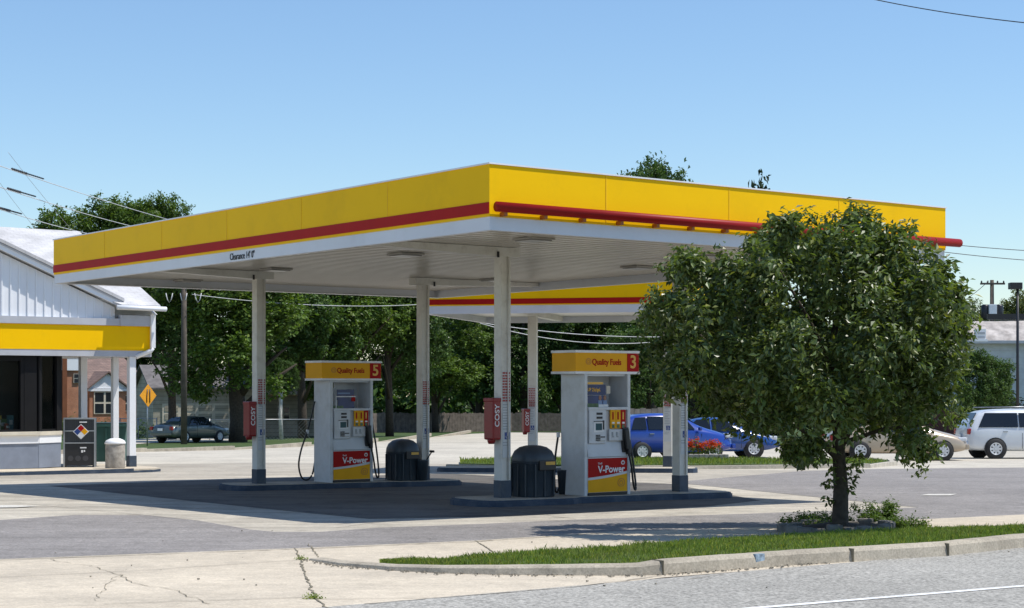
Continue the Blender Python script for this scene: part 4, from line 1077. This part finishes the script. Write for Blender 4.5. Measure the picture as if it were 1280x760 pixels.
BEIGEC = M('car_beige', (.44, .355, .26), .3, metal=.15, var=.03, coat=.6)
WHITEC = M('car_white', (.62, .65, .68), .3, var=.03, coat=.7)
GREYC = M('car_grey', (.10, .12, .12), .3, metal=.5, var=.03, coat=.6)
SED = [(0, .38, .66, .76, .70, .70, .58), (.12, .28, .80, .98, .84, .82, .64), (.7, .24, .88, 1.05, .88, .86, .68), (1.0, .22, .90, 1.10, .89, .87, .66), (1.6, .22, .92, 1.41, .89, .88, .58), (2.3, .22, .92, 1.47, .89, .88, .58), (2.85, .22, .92, 1.42, .89, .88, .58), (3.5, .22, .90, 1.03, .89, .87, .68), (4.2, .25, .78, .90, .87, .84, .62), (4.58, .30, .64, .76, .80, .77, .56), (4.7, .38, .56, .62, .66, .64, .5)]
SEDW = [[(1.28, .95), (2.2, .95), (2.2, 1.38), (1.72, 1.36)], [(2.28, .95), (3.22, .95), (2.75, 1.36), (2.28, 1.38)]]
SEDG = [('windscreen', (3.42, 1.06), (2.9, 1.40)), ('rear_window', (1.05, 1.12), (1.55, 1.39))]
VAN = [(0, .42, .92, 1.0, .80, .82, .66), (.08, .30, 1.02, 1.22, .92, .92, .76), (.42, .27, 1.05, 1.66, .96, .95, .74), (.9, .25, 1.06, 1.74, .97, .96, .76), (2.5, .25, 1.06, 1.77, .97, .96, .77), (3.1, .25, 1.05, 1.66, .97, .95, .73), (3.95, .25, 1.02, 1.14, .96, .93, .76), (4.65, .28, .88, .98, .92, .88, .66), (4.98, .34, .72, .80, .82, .78, .56), (5.1, .4, .62, .68, .7, .68, .5)]
VANW = [[(.36, 1.10), (1.75, 1.10), (1.75, 1.60), (.62, 1.60)], [(1.8, 1.10), (2.65, 1.10), (2.65, 1.60), (1.8, 1.60)], [(2.72, 1.10), (3.6, 1.10), (3.1, 1.55), (2.72, 1.60)]]
VANG = [('windscreen', (3.9, 1.16), (3.15, 1.64)), ('rear_window', (.12, 1.2), (.38, 1.6))]
PT = [(0, .4, .82, .92, .70, .72, .6), (.1, .3, .94, 1.2, .83, .82, .66), (.45, .26, .98, 1.50, .86, .85, .64), (1.1, .24, 1.0, 1.59, .88, .86, .64), (2.1, .24, 1.0, 1.60, .88, .86, .64), (2.55, .24, 1.0, 1.46, .88, .86, .62), (3.0, .24, .98, 1.12, .87, .84, .68), (3.7, .26, .90, 1.0, .84, .76, .5), (4.1, .32, .78, .86, .78, .66, .4), (4.29, .4, .6, .66, .62, .55, .35)]
PTW = [[(.45, 1.04), (1.0, 1.04), (1.0, 1.46), (.62, 1.44)], [(1.06, 1.04), (1.85, 1.04), (1.85, 1.48), (1.06, 1.48)], [(1.92, 1.04), (2.75, 1.04), (2.45, 1.42), (1.92, 1.48)]]
PTG = [('windscreen', (2.95, 1.15), (2.55, 1.44)), ('rear_window', (.13, 1.15), (.42, 1.46))]
def place_car(px, Z, frac, L, rz):   # px of the wheel axle at fraction along the car
    p = gz(px, Z, .03); off = frac - L / 2
    return Vector((p.x - off * math.cos(rz), p.y - off * math.sin(rz), 0)) 
def cb_(p): return (p.x, p.y, zg(0, p.y) + .012)
car('parked_hatchback', 'bright blue retro hatchback half hidden behind pump number 3', 'car', cb_(place_car(791, 58.5, .82, 4.29, .30)), .30, BLUEC, PT, (.82, 3.44), .31, PTW, PTG)
car('parked_sedan', 'blue sedan behind the red flower bed and small tree', 'car', cb_(place_car(935.6, 62, 3.75, 4.7, .08)), .08, BLUE2, SED, (1.0, 3.75), .33, SEDW, SEDG)
car('parked_sedan', 'beige sedan parked behind the small tree, ahead of the minivan', 'car', cb_(place_car(1170, 58.5, 3.78, 4.7, .02)), .02, BEIGEC, SED, (1.0, 3.78), .33, SEDW, SEDG)
van = car('parked_minivan', 'white minivan with dark windows at the right edge', 'minivan', cb_(place_car(1234, 61, .95, 5.1, .03)), .03, WHITEC, VAN, (.95, 3.98), .35, VANW, VANG)
b = B()
for s in (-1, 1): b.tube([(-1.9, s * .66, 1.80), (.3, s * .66, 1.82)], .022, 6)
b.build('roof_rack', STEEL, van)
a_ = math.radians(90 - 32)
p = gz(238, 95)
car('parked_sedan', 'dark grey sedan in the driveway behind the utility pole', 'car', (p.x, p.y, zg(0, p.y) + .02), a_, GREYC, SED, (1.0, 3.75), .33, SEDW, SEDG)

# ---------------------------------------------------------------- foliage
def leaves(lobes, n_per_m2, ls, seed, droop=.35, aspect=.5, fill=.35, spread=1.5, sub=0, per=22):
    """folded diamond leaves in sprays over and inside a set of (centre, radius) lobes"""
    rnd = random.Random(seed); vs, fs = [], []
    cl = []; G = rnd.gauss
    if sub:
        L2 = []
        for c, r in lobes:
            L2.append((c, r * .78, .55))
            for i in range(sub):
                d = Vector((G(0, 1), G(0, 1), G(0, 1) + .2)).normalized()
                L2.append((c + d * r * rnd.uniform(.6, .88), r * rnd.uniform(.26, .44), 1.25))
    else: L2 = [(c, r, 1) for c, r in lobes]
    for c, r, kk in L2:
        n = max(3, int(12.57 * r * r * n_per_m2 * kk / per))
        for i in range(n):
            d = Vector((G(0, 1), G(0, 1), G(0, 1) + .15)).normalized()
            q = r * (rnd.uniform(.82, 1.06) if rnd.random() > fill else rnd.uniform(.3, .85))
            cl.append((c + d * q, d, r))
    for p, d, r in cl:
        cr = ls * spread * rnd.uniform(.7, 1.2)
        tw = (d + Vector((G(0, .5), G(0, .5), G(0, .3) - droop * .6))).normalized()
        for i in range(per):
            t = rnd.uniform(-1.2, 1.2)
            o = p + tw * (t * cr) + Vector((max(-1.5, min(1.5, G(0, .55))), max(-1.5, min(1.5, G(0, .55))), max(-1.5, min(1.5, G(0, .5))))) * cr
            ax = Vector((G(0, 1), G(0, 1), G(0, .6) - droop)) + tw * .7
            ax.normalize()
            nr = (Vector((G(0, .5), G(0, .5), .9 + G(0, .35))) + d * .6)
            sd = ax.cross(nr)
            if sd.length < .01: continue
            sd.normalize(); up = sd.cross(ax)
            l = ls * rnd.uniform(.7, 1.25); w = l * aspect * .5; k = len(vs)
            m = o + ax * l * .45
            vs += [o, m + sd * w + up * w * .35, o + ax * l - up * l * .1, m - sd * w + up * w * .35]
            fs += [(k, k + 1, k + 2), (k, k + 2, k + 3)]
    return vs, fs
def leaf_obj(name, data, mat, parent=None):
    vs, fs = data; me = bpy.data.meshes.new(name); me.from_pydata([tuple(v) for v in vs], [], fs); me.materials.append(mat)
    o = bpy.data.objects.new(name, me); col.objects.link(o)
    if parent: o.parent = parent
    return o
# front tree
tb = gp(1051, 668); TZ = tb.y
tree = thing('small_tree', 'small round green street tree in front of the canopy', 'tree', tb)
lob2 = [(1068, 300, 24), (1015, 312, 40), (1112, 335, 46), (950, 355, 44), (890, 352, 26), (880, 392, 36), (1040, 365, 64), (1130, 388, 54), (960, 425, 66), (862, 440, 42), (1075, 455, 74), (1150, 455, 40), (1166, 492, 28), (905, 480, 46), (1000, 490, 56), (1118, 518, 40), (1148, 558, 24), (945, 510, 28), (834, 388, 20), (844, 476, 24), (1176, 415, 20), (965, 292, 14), (856, 334, 14), (1000, 560, 8), (1090, 305, 26), (1174, 372, 14), (1040, 308, 22), (1166, 460, 28), (1150, 350, 28)]
lobes = []; rnd = random.Random(11); mpp = TZ / F
for x, y, r in lob2:
    if x > 1125: x -= 11
    if y < 330: y += 9
    e = max(0, 1 - ((x - 1005) / 215) ** 2 - ((y - 420) / 175) ** 2); dz = 2.0 * math.sqrt(e)
    for s in ((-1, 0, 1) if dz > .6 else (0,)):
        lobes.append((Vector(((x - 1051) * mpp + rnd.uniform(-.1, .1), s * dz * .72 + rnd.uniform(-.15, .15), (668 - y) * mpp + rnd.uniform(-.08, .08))), r * mpp * .84))
crown = leaf_obj('crown', leaves(lobes, 230, .10, 4, droop=.5, aspect=.52, fill=.3, spread=1.1, sub=9, per=16), LEAF1, tree)
# shoots poking above the crown and along the trunk
sh = [(1070, 264, 10), (1080, 272, 10), (1060, 277, 10), (1070, 282, 12), (1092, 274, 7), (1048, 284, 9), (1072, 268, 8), (1060, 274, 7), (1082, 276, 7), (1052, 280, 6), (960, 276, 6), (988, 274, 6), (1092, 282, 6), (815, 378, 8), (850, 312, 9), (1200, 380, 7), (1035, 590, 6), (1036, 605, 6), (1062, 585, 7), (1066, 600, 6), (1040, 622, 6), (1058, 612, 6), (1030, 575, 7), (1075, 575, 8), (1155, 590, 7), (1136, 575, 9), (806, 395, 7), (870, 315, 7), (1205, 440, 8), (1200, 520, 10)]
shl = [(Vector(((x - 1051) * mpp, rnd.uniform(-.15, .15) - (.05 if y > 570 else 0), (668 - y) * mpp)), r * mpp) for x, y, r in sh]
rs = random.Random(31)
for k in range(46):   # ragged sprigs standing out of the crown's outline
    a = 2 * math.pi * k / 46 + rs.uniform(-.05, .05); ca, sa = math.cos(a), -math.sin(a)
    best = 0
    for x, y, r in lob2:
        if x > 1125: x -= 11
        t = (x - 1005) * ca + (y - 425) * sa; perp = abs(-(x - 1005) * sa + (y - 425) * ca)
        if perp < r: best = max(best, t + math.sqrt(r * r - perp * perp) * .9)
    if sa > .55 and rs.random() < .6: continue
    for q_ in range(rs.choice((1, 2, 3))):
        e = best + 2 + q_ * rs.uniform(6, 9); shl.append((Vector(((1005 + e * ca - 1051) * mpp, rs.uniform(-.5, .5), (668 - 425 - e * sa) * mpp)), (7.5 - q_ * 1.6) * mpp))
leaf_obj('shoot_leaves', leaves(shl, 500, .085, 6, droop=.4, spread=.7, per=9), LEAF1, tree)
b = B()
def limb(pts, r0, r1, n=8):
    P = [Vector(((x - 1051) * mpp, y, (668 - z) * mpp)) for x, y, z in pts]
    b.tube(P, [r0 + (r1 - r0) * k / (len(P) - 1) for k in range(len(P))], n)
limb([(1051, 0, 674), (1050, 0, 660), (1051, .0, 610), (1049, .02, 570), (1048, .03, 530), (1045, 0, 480), (1042, 0, 420), (1060, 0, 330)], .125, .03, 12)
limb([(1050, 0, 575), (1025, -.1, 552), (990, -.25, 530), (930, -.4, 480), (870, -.5, 420)], .06, .012)
limb([(1049, 0, 560), (1080, .2, 510), (1120, .3, 450), (1160, .4, 420)], .06, .012)
limb([(1047, 0, 530), (1010, .5, 470), (960, .9, 400), (930, 1, 350)], .055, .012)
limb([(1046, 0, 510), (1090, -.5, 440), (1120, -.8, 370)], .05, .012)
limb([(1049, 0, 555), (1100, -.3, 535), (1150, -.5, 530)], .035, .01)
limb([(1045, 0, 470), (1000, -.6, 400), (960, -.9, 340)], .04, .01)
b.build('trunk', BARK, tree)
# planter ring with weeds
pc = gp(1045, 667)
ring = thing('tree_planter', 'low dark stone edging around the small street tree', 'planter', (pc.x, pc.y, pc.z), TH * .55)
b = B()
for k in range(22):
    a0 = 2 * math.pi * k / 22; rx, ry = .74, .52
    jx = random.Random(k).uniform(-.02, .02)
    b.box((rx * math.cos(a0) * (1 + jx), ry * math.sin(a0) * (1 + jx), .05 + jx), (.13, .20, .17 + jx), rz=math.atan2(ry * math.sin(a0) / ry ** 2, rx * math.cos(a0) / rx ** 2), bev=.025)
b.build('edging_stone', M('edging_stone', (.17, .155, .135), .9, var=.4, vs=6, bump=.6, bsc=18), ring)
b = B(); b.lathe([(.70, 0), (.5, .10), (.2, .14), (.01, .15)], 24, Matrix.Diagonal((.98, .68, 1, 1))); b.build('soil', SOIL, ring)
def weed(px, py, h, n, seed, label, mat=LEAF2, spread=.12, tiny=False):
    q = gp(px, py); rnd = random.Random(seed); o = thing('weed', label, 'plant', q); b = B(); lo = []
    for i in range(n):
        dx, dy = rnd.gauss(0, spread), rnd.gauss(0, spread * .6); hh_ = h * rnd.uniform(.5, 1)
        P = [Vector((dx * .3, dy * .3, 0)), Vector((dx * .7, dy * .7, hh_ * .5)), Vector((dx, dy, hh_))]
        b.tube(P, [.006, .004, .002], 4)
        for k in range(5): lo.append((P[0].lerp(P[2], .25 + .17 * k) + Vector((rnd.gauss(0, .02), rnd.gauss(0, .02), 0)), .025))
    b.build('stem', mat, o); leaf_obj('leaf_cluster', leaves([(c, .012) for c, r in lo], 900, .022, seed, droop=0, per=4) if tiny else leaves(lo, 2600 if h < .3 else 1200, .04, seed, droop=0), mat, o)
weed(1100, 660, .36, 9, 1, 'tall thin weed right of the small tree trunk')
weed(1075, 661, .20, 12, 2, 'low leafy weed at the foot of the small tree', spread=.2)
weed(1004, 661, .20, 7, 3, 'sparse weed at the left end of the tree edging', spread=.15)
weed(1035, 664, .16, 12, 4, 'dense low weed in front of the tree trunk', spread=.25)
weed(1118, 663, .16, 10, 5, 'low weed beside the pale stones right of the tree', spread=.2)
for i, (x, y, s, lab) in enumerate(((1092, 662, .05, 'small pale stone below the tall weed'), (1098, 664, .07, 'largest pale stone right of the small tree'), (1106, 662.5, .05, 'pale stone at the right of the edging'), (1065, 672.5, .035, 'tiny white pebble lying alone in the verge grass'))):
    q = gp(x, y); o = B(); o.lathe([(s * .5, 0), (s, s * .4), (s * .8, s * .8), (s * .2, s)], 9, Matrix.Diagonal((1.2, .9, 1, 1))); tag(o.build('stone', M('pale_stone%d' % i, (.55, .52, .46), .8, var=.2, vs=20), None, (q.x, q.y, q.z + .06)), lab, 'stone', 'pale stones by the tree')
weed(378, 703, .05, 4, 6, 'tiny weed in the long pavement crack near the kerb end', GRASSL, .03, True)
weed(396, 753, .05, 6, 7, 'tiny weed at the lower end of the long pavement crack', GRASSL, .04, True)
# grit along the gutter and in the cracks
rg = random.Random(9); gb_ = B()
for k in range(420):
    if rg.random() < .9:
        i_ = rg.randrange(len(KP) - 60); q = KP[i_] + Vector((rg.uniform(-.05, .05), -abs(rg.gauss(0, .10)) - .01, 0))
    else: q = gp(rg.uniform(0, 1280), rg.uniform(640, 740))
    z_ = rg.uniform(.004, .013); gb_.box((q.x, q.y, zg(0, q.y) + .036 + z_ * .4), (z_ * 1.6, z_ * 1.3, z_), rz=rg.uniform(0, 3))
tag(gb_.build('gravel', M('grit', (.26, .23, .18), .9, var=.5, vs=30)), 'loose grit lying along the kerb and paving', 'gravel', None, 'stuff')
# flower bed
q = gp(880, 576.8); fb = thing('flower_bed', 'red flowers in a low stone edged bed before the blue car', 'flower bed', (q.x, q.y, q.z), 0)
b = B()
for k in range(8): b.box((-.45 + k * .165, -.2, .17), (.155, .2, .16), bev=.02)
b.box((.12, .3, .15), (1.3, .7, .12)); b.build('edging', STONE, fb)
lo = [(Vector((-.4 + .11 * k, rnd.uniform(-.02, .5), .36 + rnd.uniform(-.05, .08))), .15) for k in range(9)]
leaf_obj('leaf_mass', leaves(lo, 260, .09, 21), LEAF2, fb)
lo = [(Vector((-.45 + .104 * k, rnd.uniform(-.1, .45), .56 + rnd.uniform(-.08, .08))), .1) for k in range(10)]
leaf_obj('flower_mass', leaves(lo, 420, .06, 22, droop=-.3, aspect=.9), FLOW, fb)

# background trees: a few crown shapes, copied
def crown_mesh(seed, mat, n=12, dens=30, ls=.34, tall=1.0, conifer=False):
    rnd = random.Random(seed); lo = []
    if conifer:
        for k in range(14):
            z = k / 13; r = (1 - z) * .75 + .08
            for j in range(max(1, int(5 * r + 1))):
                a = rnd.uniform(0, 6.28); lo.append((Vector((math.cos(a) * r * .55, math.sin(a) * r * .55, .15 + z * 2.3)) * 2.4, r * .45 * 2.4))
    else:
        for k in range(n):
            a = rnd.uniform(0, 6.28); z = rnd.uniform(-.62, .85); rr = math.sqrt(max(.05, 1 - z * z)) * rnd.uniform(.35, .72)
            lo.append((Vector((math.cos(a) * rr * 5, math.sin(a) * rr * 5, z * 5 * tall)), rnd.uniform(1.4, 2.3)))
        lo.append((Vector((0, 0, 0)), 2.4)); lo.append((Vector((0, 0, 3.6 * tall)), 1.5))
    me = bpy.data.meshes.new('crown'); vs, fs = leaves(lo, dens, ls, seed, droop=.2, aspect=.62, fill=.25, spread=1.1, sub=0 if conifer else 8, per=20)
    me.from_pydata([tuple(v) for v in vs], [], fs); me.materials.append(mat); return me
CM = [crown_mesh(1, LEAF2, 16, 34, .26), crown_mesh(2, LEAF3, 16, 34, .26), crown_mesh(3, LEAF2, 15, 34, .25, 1.25), crown_mesh(4, LEAF3, 17, 34, .27, 1.15), crown_mesh(5, LEAF5, 13, 26, .25), crown_mesh(6, LEAF4, conifer=True, dens=50, ls=.24)]
def bgtree(px, Z, h, r, kind, label, trunk=.3, low=.2, cat='tree', tm=BARK, sq=1.0):
    q = gz(px, Z); o = thing('conifer_tree' if kind == 5 else 'leafy_tree', label, cat, q, 0, 'trees behind the forecourt')
    rnd = random.Random(int(px * 7 + Z))
    c = bpy.data.objects.new('crown', CM[kind]); col.objects.link(c); c.parent = o
    if kind == 5: c.scale = (r / 1.5, r / 1.5, h / 6.2); c.location = (0, 0, .1)
    else:
        ch = h * (1 - low); c.scale = (r / 5.3, r / 5.3, ch / 2 / (5.4 * (1.25 if kind == 2 else 1.15 if kind == 3 else 1))); c.location = (0, 0, h * low + ch / 2)
        c.rotation_euler.z = rnd.uniform(0, 6.28)
    b = B(); b.tube([(0, 0, -.2), (rnd.uniform(-.1, .1), 0, h * low * .6), (rnd.uniform(-.3, .3), rnd.uniform(-.3, .3), h * (low + .35)), (0, 0, h * .8)], [trunk * 1.15, trunk, trunk * .7, trunk * .2], 9)
    for k in range(4):
        a = rnd.uniform(0, 6.28); z = h * (low * .8 + .08 * k)
        b.tube([(0, 0, z), (math.cos(a) * r * .3, math.sin(a) * r * .3, z + h * .15), (math.cos(a) * r * .6, math.sin(a) * r * .6, z + h * .25)], [trunk * .5, trunk * .3, trunk * .1], 6)
    b.build('trunk', tm, o); return o
bgtree(297, 98, 11.5, 5.6, 0, 'broad tree with thick dark trunk right of the dark sedan', .5, .17)
bgtree(215, 106, 11, 4.2, 1, 'dark leafy tree above the parked grey sedan', .25, .27)
bgtree(150, 166, 22.8, 6.6, 2, 'tall bright tree rising above the left end of the canopy', .4, .25)
bgtree(100, 165, 21.6, 6.2, 0, 'rounded tree rising just right of the store roof', .4, .25)
bgtree(196, 168, 22.9, 5.0, 2, 'narrow tall tree next to the left end of the yellow fascia', .35, .3)
bgtree(378, 112, 13.5, 5.2, 3, 'full tree with hanging branches left of pump number 5', .3, .20)
bgtree(352, 107, 5.0, 1.2, 5 - 4, 'small pale trunked tree by the chain link fence', .12, .5, tm=BIRCH)
bgtree(440, 118, 14, 6.0, 0, 'light green tree directly behind pump number 5', .35, .13)
bgtree(487, 122, 13, 4.6, 1, 'dark tree with slim trunk between pump number 5 and the bin', .28, .24)
bgtree(545, 150, 14, 6.4, 2, 'pale green tree left of the near front column', .3, .12)
bgtree(600, 168, 17, 6.2, 3, 'dense dark tree behind the front column', .4, .05)
bgtree(655, 165, 15.5, 6.0, 1, 'dark leafy tree behind the column of the far canopy', .4, .08)
bgtree(710, 170, 15, 6.4, 0, 'bushy green tree behind the header of pump number 3', .4, .08)
bgtree(765, 168, 16, 6, 3, 'dark tall tree right of the header of pump number 3', .4, .08)
bgtree(815, 150, 23.6, 5.2, 1, 'tallest tree whose top shows above the canopy roof', .45, .2)
bgtree(893, 160, 23.0, 4.2, 3, 'tall tree whose tip barely clears the canopy roof', .4, .2)
bgtree(948, 130, 19.6, 2.2, 5, 'dark conifer whose tip shows above the canopy roof', .3)
bgtree(812, 104, 7.0, 3.0, 1, 'bushy tree above the grey board fence', .2, .15)
bgtree(870, 120, 10, 5, 0, 'leafy tree above the blue cars', .3, .12)
bgtree(960, 125, 9, 5, 3, 'leafy tree half hidden by the left half of the street tree', .3, .12)
bgtree(1060, 118, 8, 4.5, 1, 'leafy tree hidden behind the middle of the street tree', .3, .12)
bgtree(1140, 112, 6, 4.0, 3, 'leafy tree hidden behind the right half of the street tree', .3, .12)
bgtree(1226, 76, 4.3, 1.7, 1, 'dark bushy tree between the street tree and minivan', .2, .05)
bgtree(1256, 80, 3.3, 1.3, 5, 'low dark evergreen behind the minivan roof', .15)
bgtree(1226, 140, 10.3, 2.6, 4, 'pale tree left of the transformer pole', .25, .2)
bgtree(1268, 135, 10.6, 3.8, 4, 'pale tree right of the transformer pole', .25, .2)
bgtree(1330, 150, 11, 6, 4, 'pale tree beyond the right edge of the roof', .3, .2)
bgtree(30, 160, 12, 6, 1, 'dark tree behind the brick houses', .3, .1)
bgtree(180, 172, 11, 4.5, 3, 'dark tree behind the brown house roof', .3, .1)
# far wood line closing the horizon
wb = []
rnd = random.Random(77)
for k in range(70):
    x = -160 + k * 5.2; y = 215 + rnd.uniform(-10, 10); wb.append((Vector((x, y, zg(0, y) + rnd.uniform(2, 5))), rnd.uniform(3.5, 5.5)))
tag(leaf_obj('far_woods', leaves(wb, 11, 1.0, 90, fill=.2, spread=.9), LEAF3), 'dark band of far woods closing the horizon', 'woods', None, 'stuff')
# small shrubs at the brick house and store side
for px, Z, r, lab in ((137, 120, .9, 'low shrub in front of the white gabled bay'), (86, 118, 1.0, 'dark shrub at the foot of the tall brick house'), (170, 112, .8, 'shrub behind the short chain link fence')):
    q = gz(px, Z); o = thing('shrub', lab, 'shrub', q, 0, 'shrubs before the houses')
    leaf_obj('foliage', leaves([(Vector((0, 0, r * .6)), r * .7), (Vector((.5 * r, .2, r * .5)), r * .5), (Vector((-.5 * r, -.1, r * .5)), r * .5)], 60, .2, int(px)), LEAF3, o)
    b = B(); b.tube([(0, 0, 0), (0, 0, r)], .05, 6); b.build('stem', BARK, o)

# ---------------------------------------------------------------- light, sky, camera
sunv = Vector((1.0, -.09, 0)).normalized(); EL = R(64)
to = Vector((sunv.x * math.cos(EL), sunv.y * math.cos(EL), math.sin(EL)))
sd = bpy.data.lights.new('sun', 'SUN'); sd.energy = 5.0; sd.angle = R(.5); sd.color = (1, .955, .88)
so = bpy.data.objects.new('sun', sd); col.objects.link(so); so.rotation_euler = (-to).to_track_quat('-Z', 'Y').to_euler(); so.location = (0, 0, 40)
w = bpy.data.worlds.new('World'); scene.world = w; w.use_nodes = True
nt = w.node_tree; bg = nt.nodes.get('Background') or nt.nodes.new('ShaderNodeBackground')
sky = nt.nodes.new('ShaderNodeTexSky'); sky.sky_type = 'NISHITA'; sky.sun_disc = False
sky.sun_elevation = EL; sky.sun_rotation = math.atan2(sunv.x, sunv.y); sky.altitude = 0; sky.air_density = 1.2; sky.dust_density = .0; sky.ozone_density = 7.0
nt.links.new(sky.outputs[0], bg.inputs[0]); bg.inputs[1].default_value = .15
cam = bpy.data.cameras.new('camera'); co = bpy.data.objects.new('camera', cam); col.objects.link(co)
co.location = (0, 0, CAM); co.rotation_euler = (R(90), 0, 0); cam.sensor_width = 36; cam.lens = 36 * F / 1280; cam.shift_y = 105 / 1280
cam.clip_start = .1; cam.clip_end = 5000; scene.camera = co
vs_ = scene.view_settings; vs_.view_transform = 'Standard'; vs_.look = 'None'; vs_.exposure = .0; vs_.gamma = 1; vs_.use_curve_mapping = False
scene.cycles.max_bounces = 8; scene.cycles.transparent_max_bounces = 8
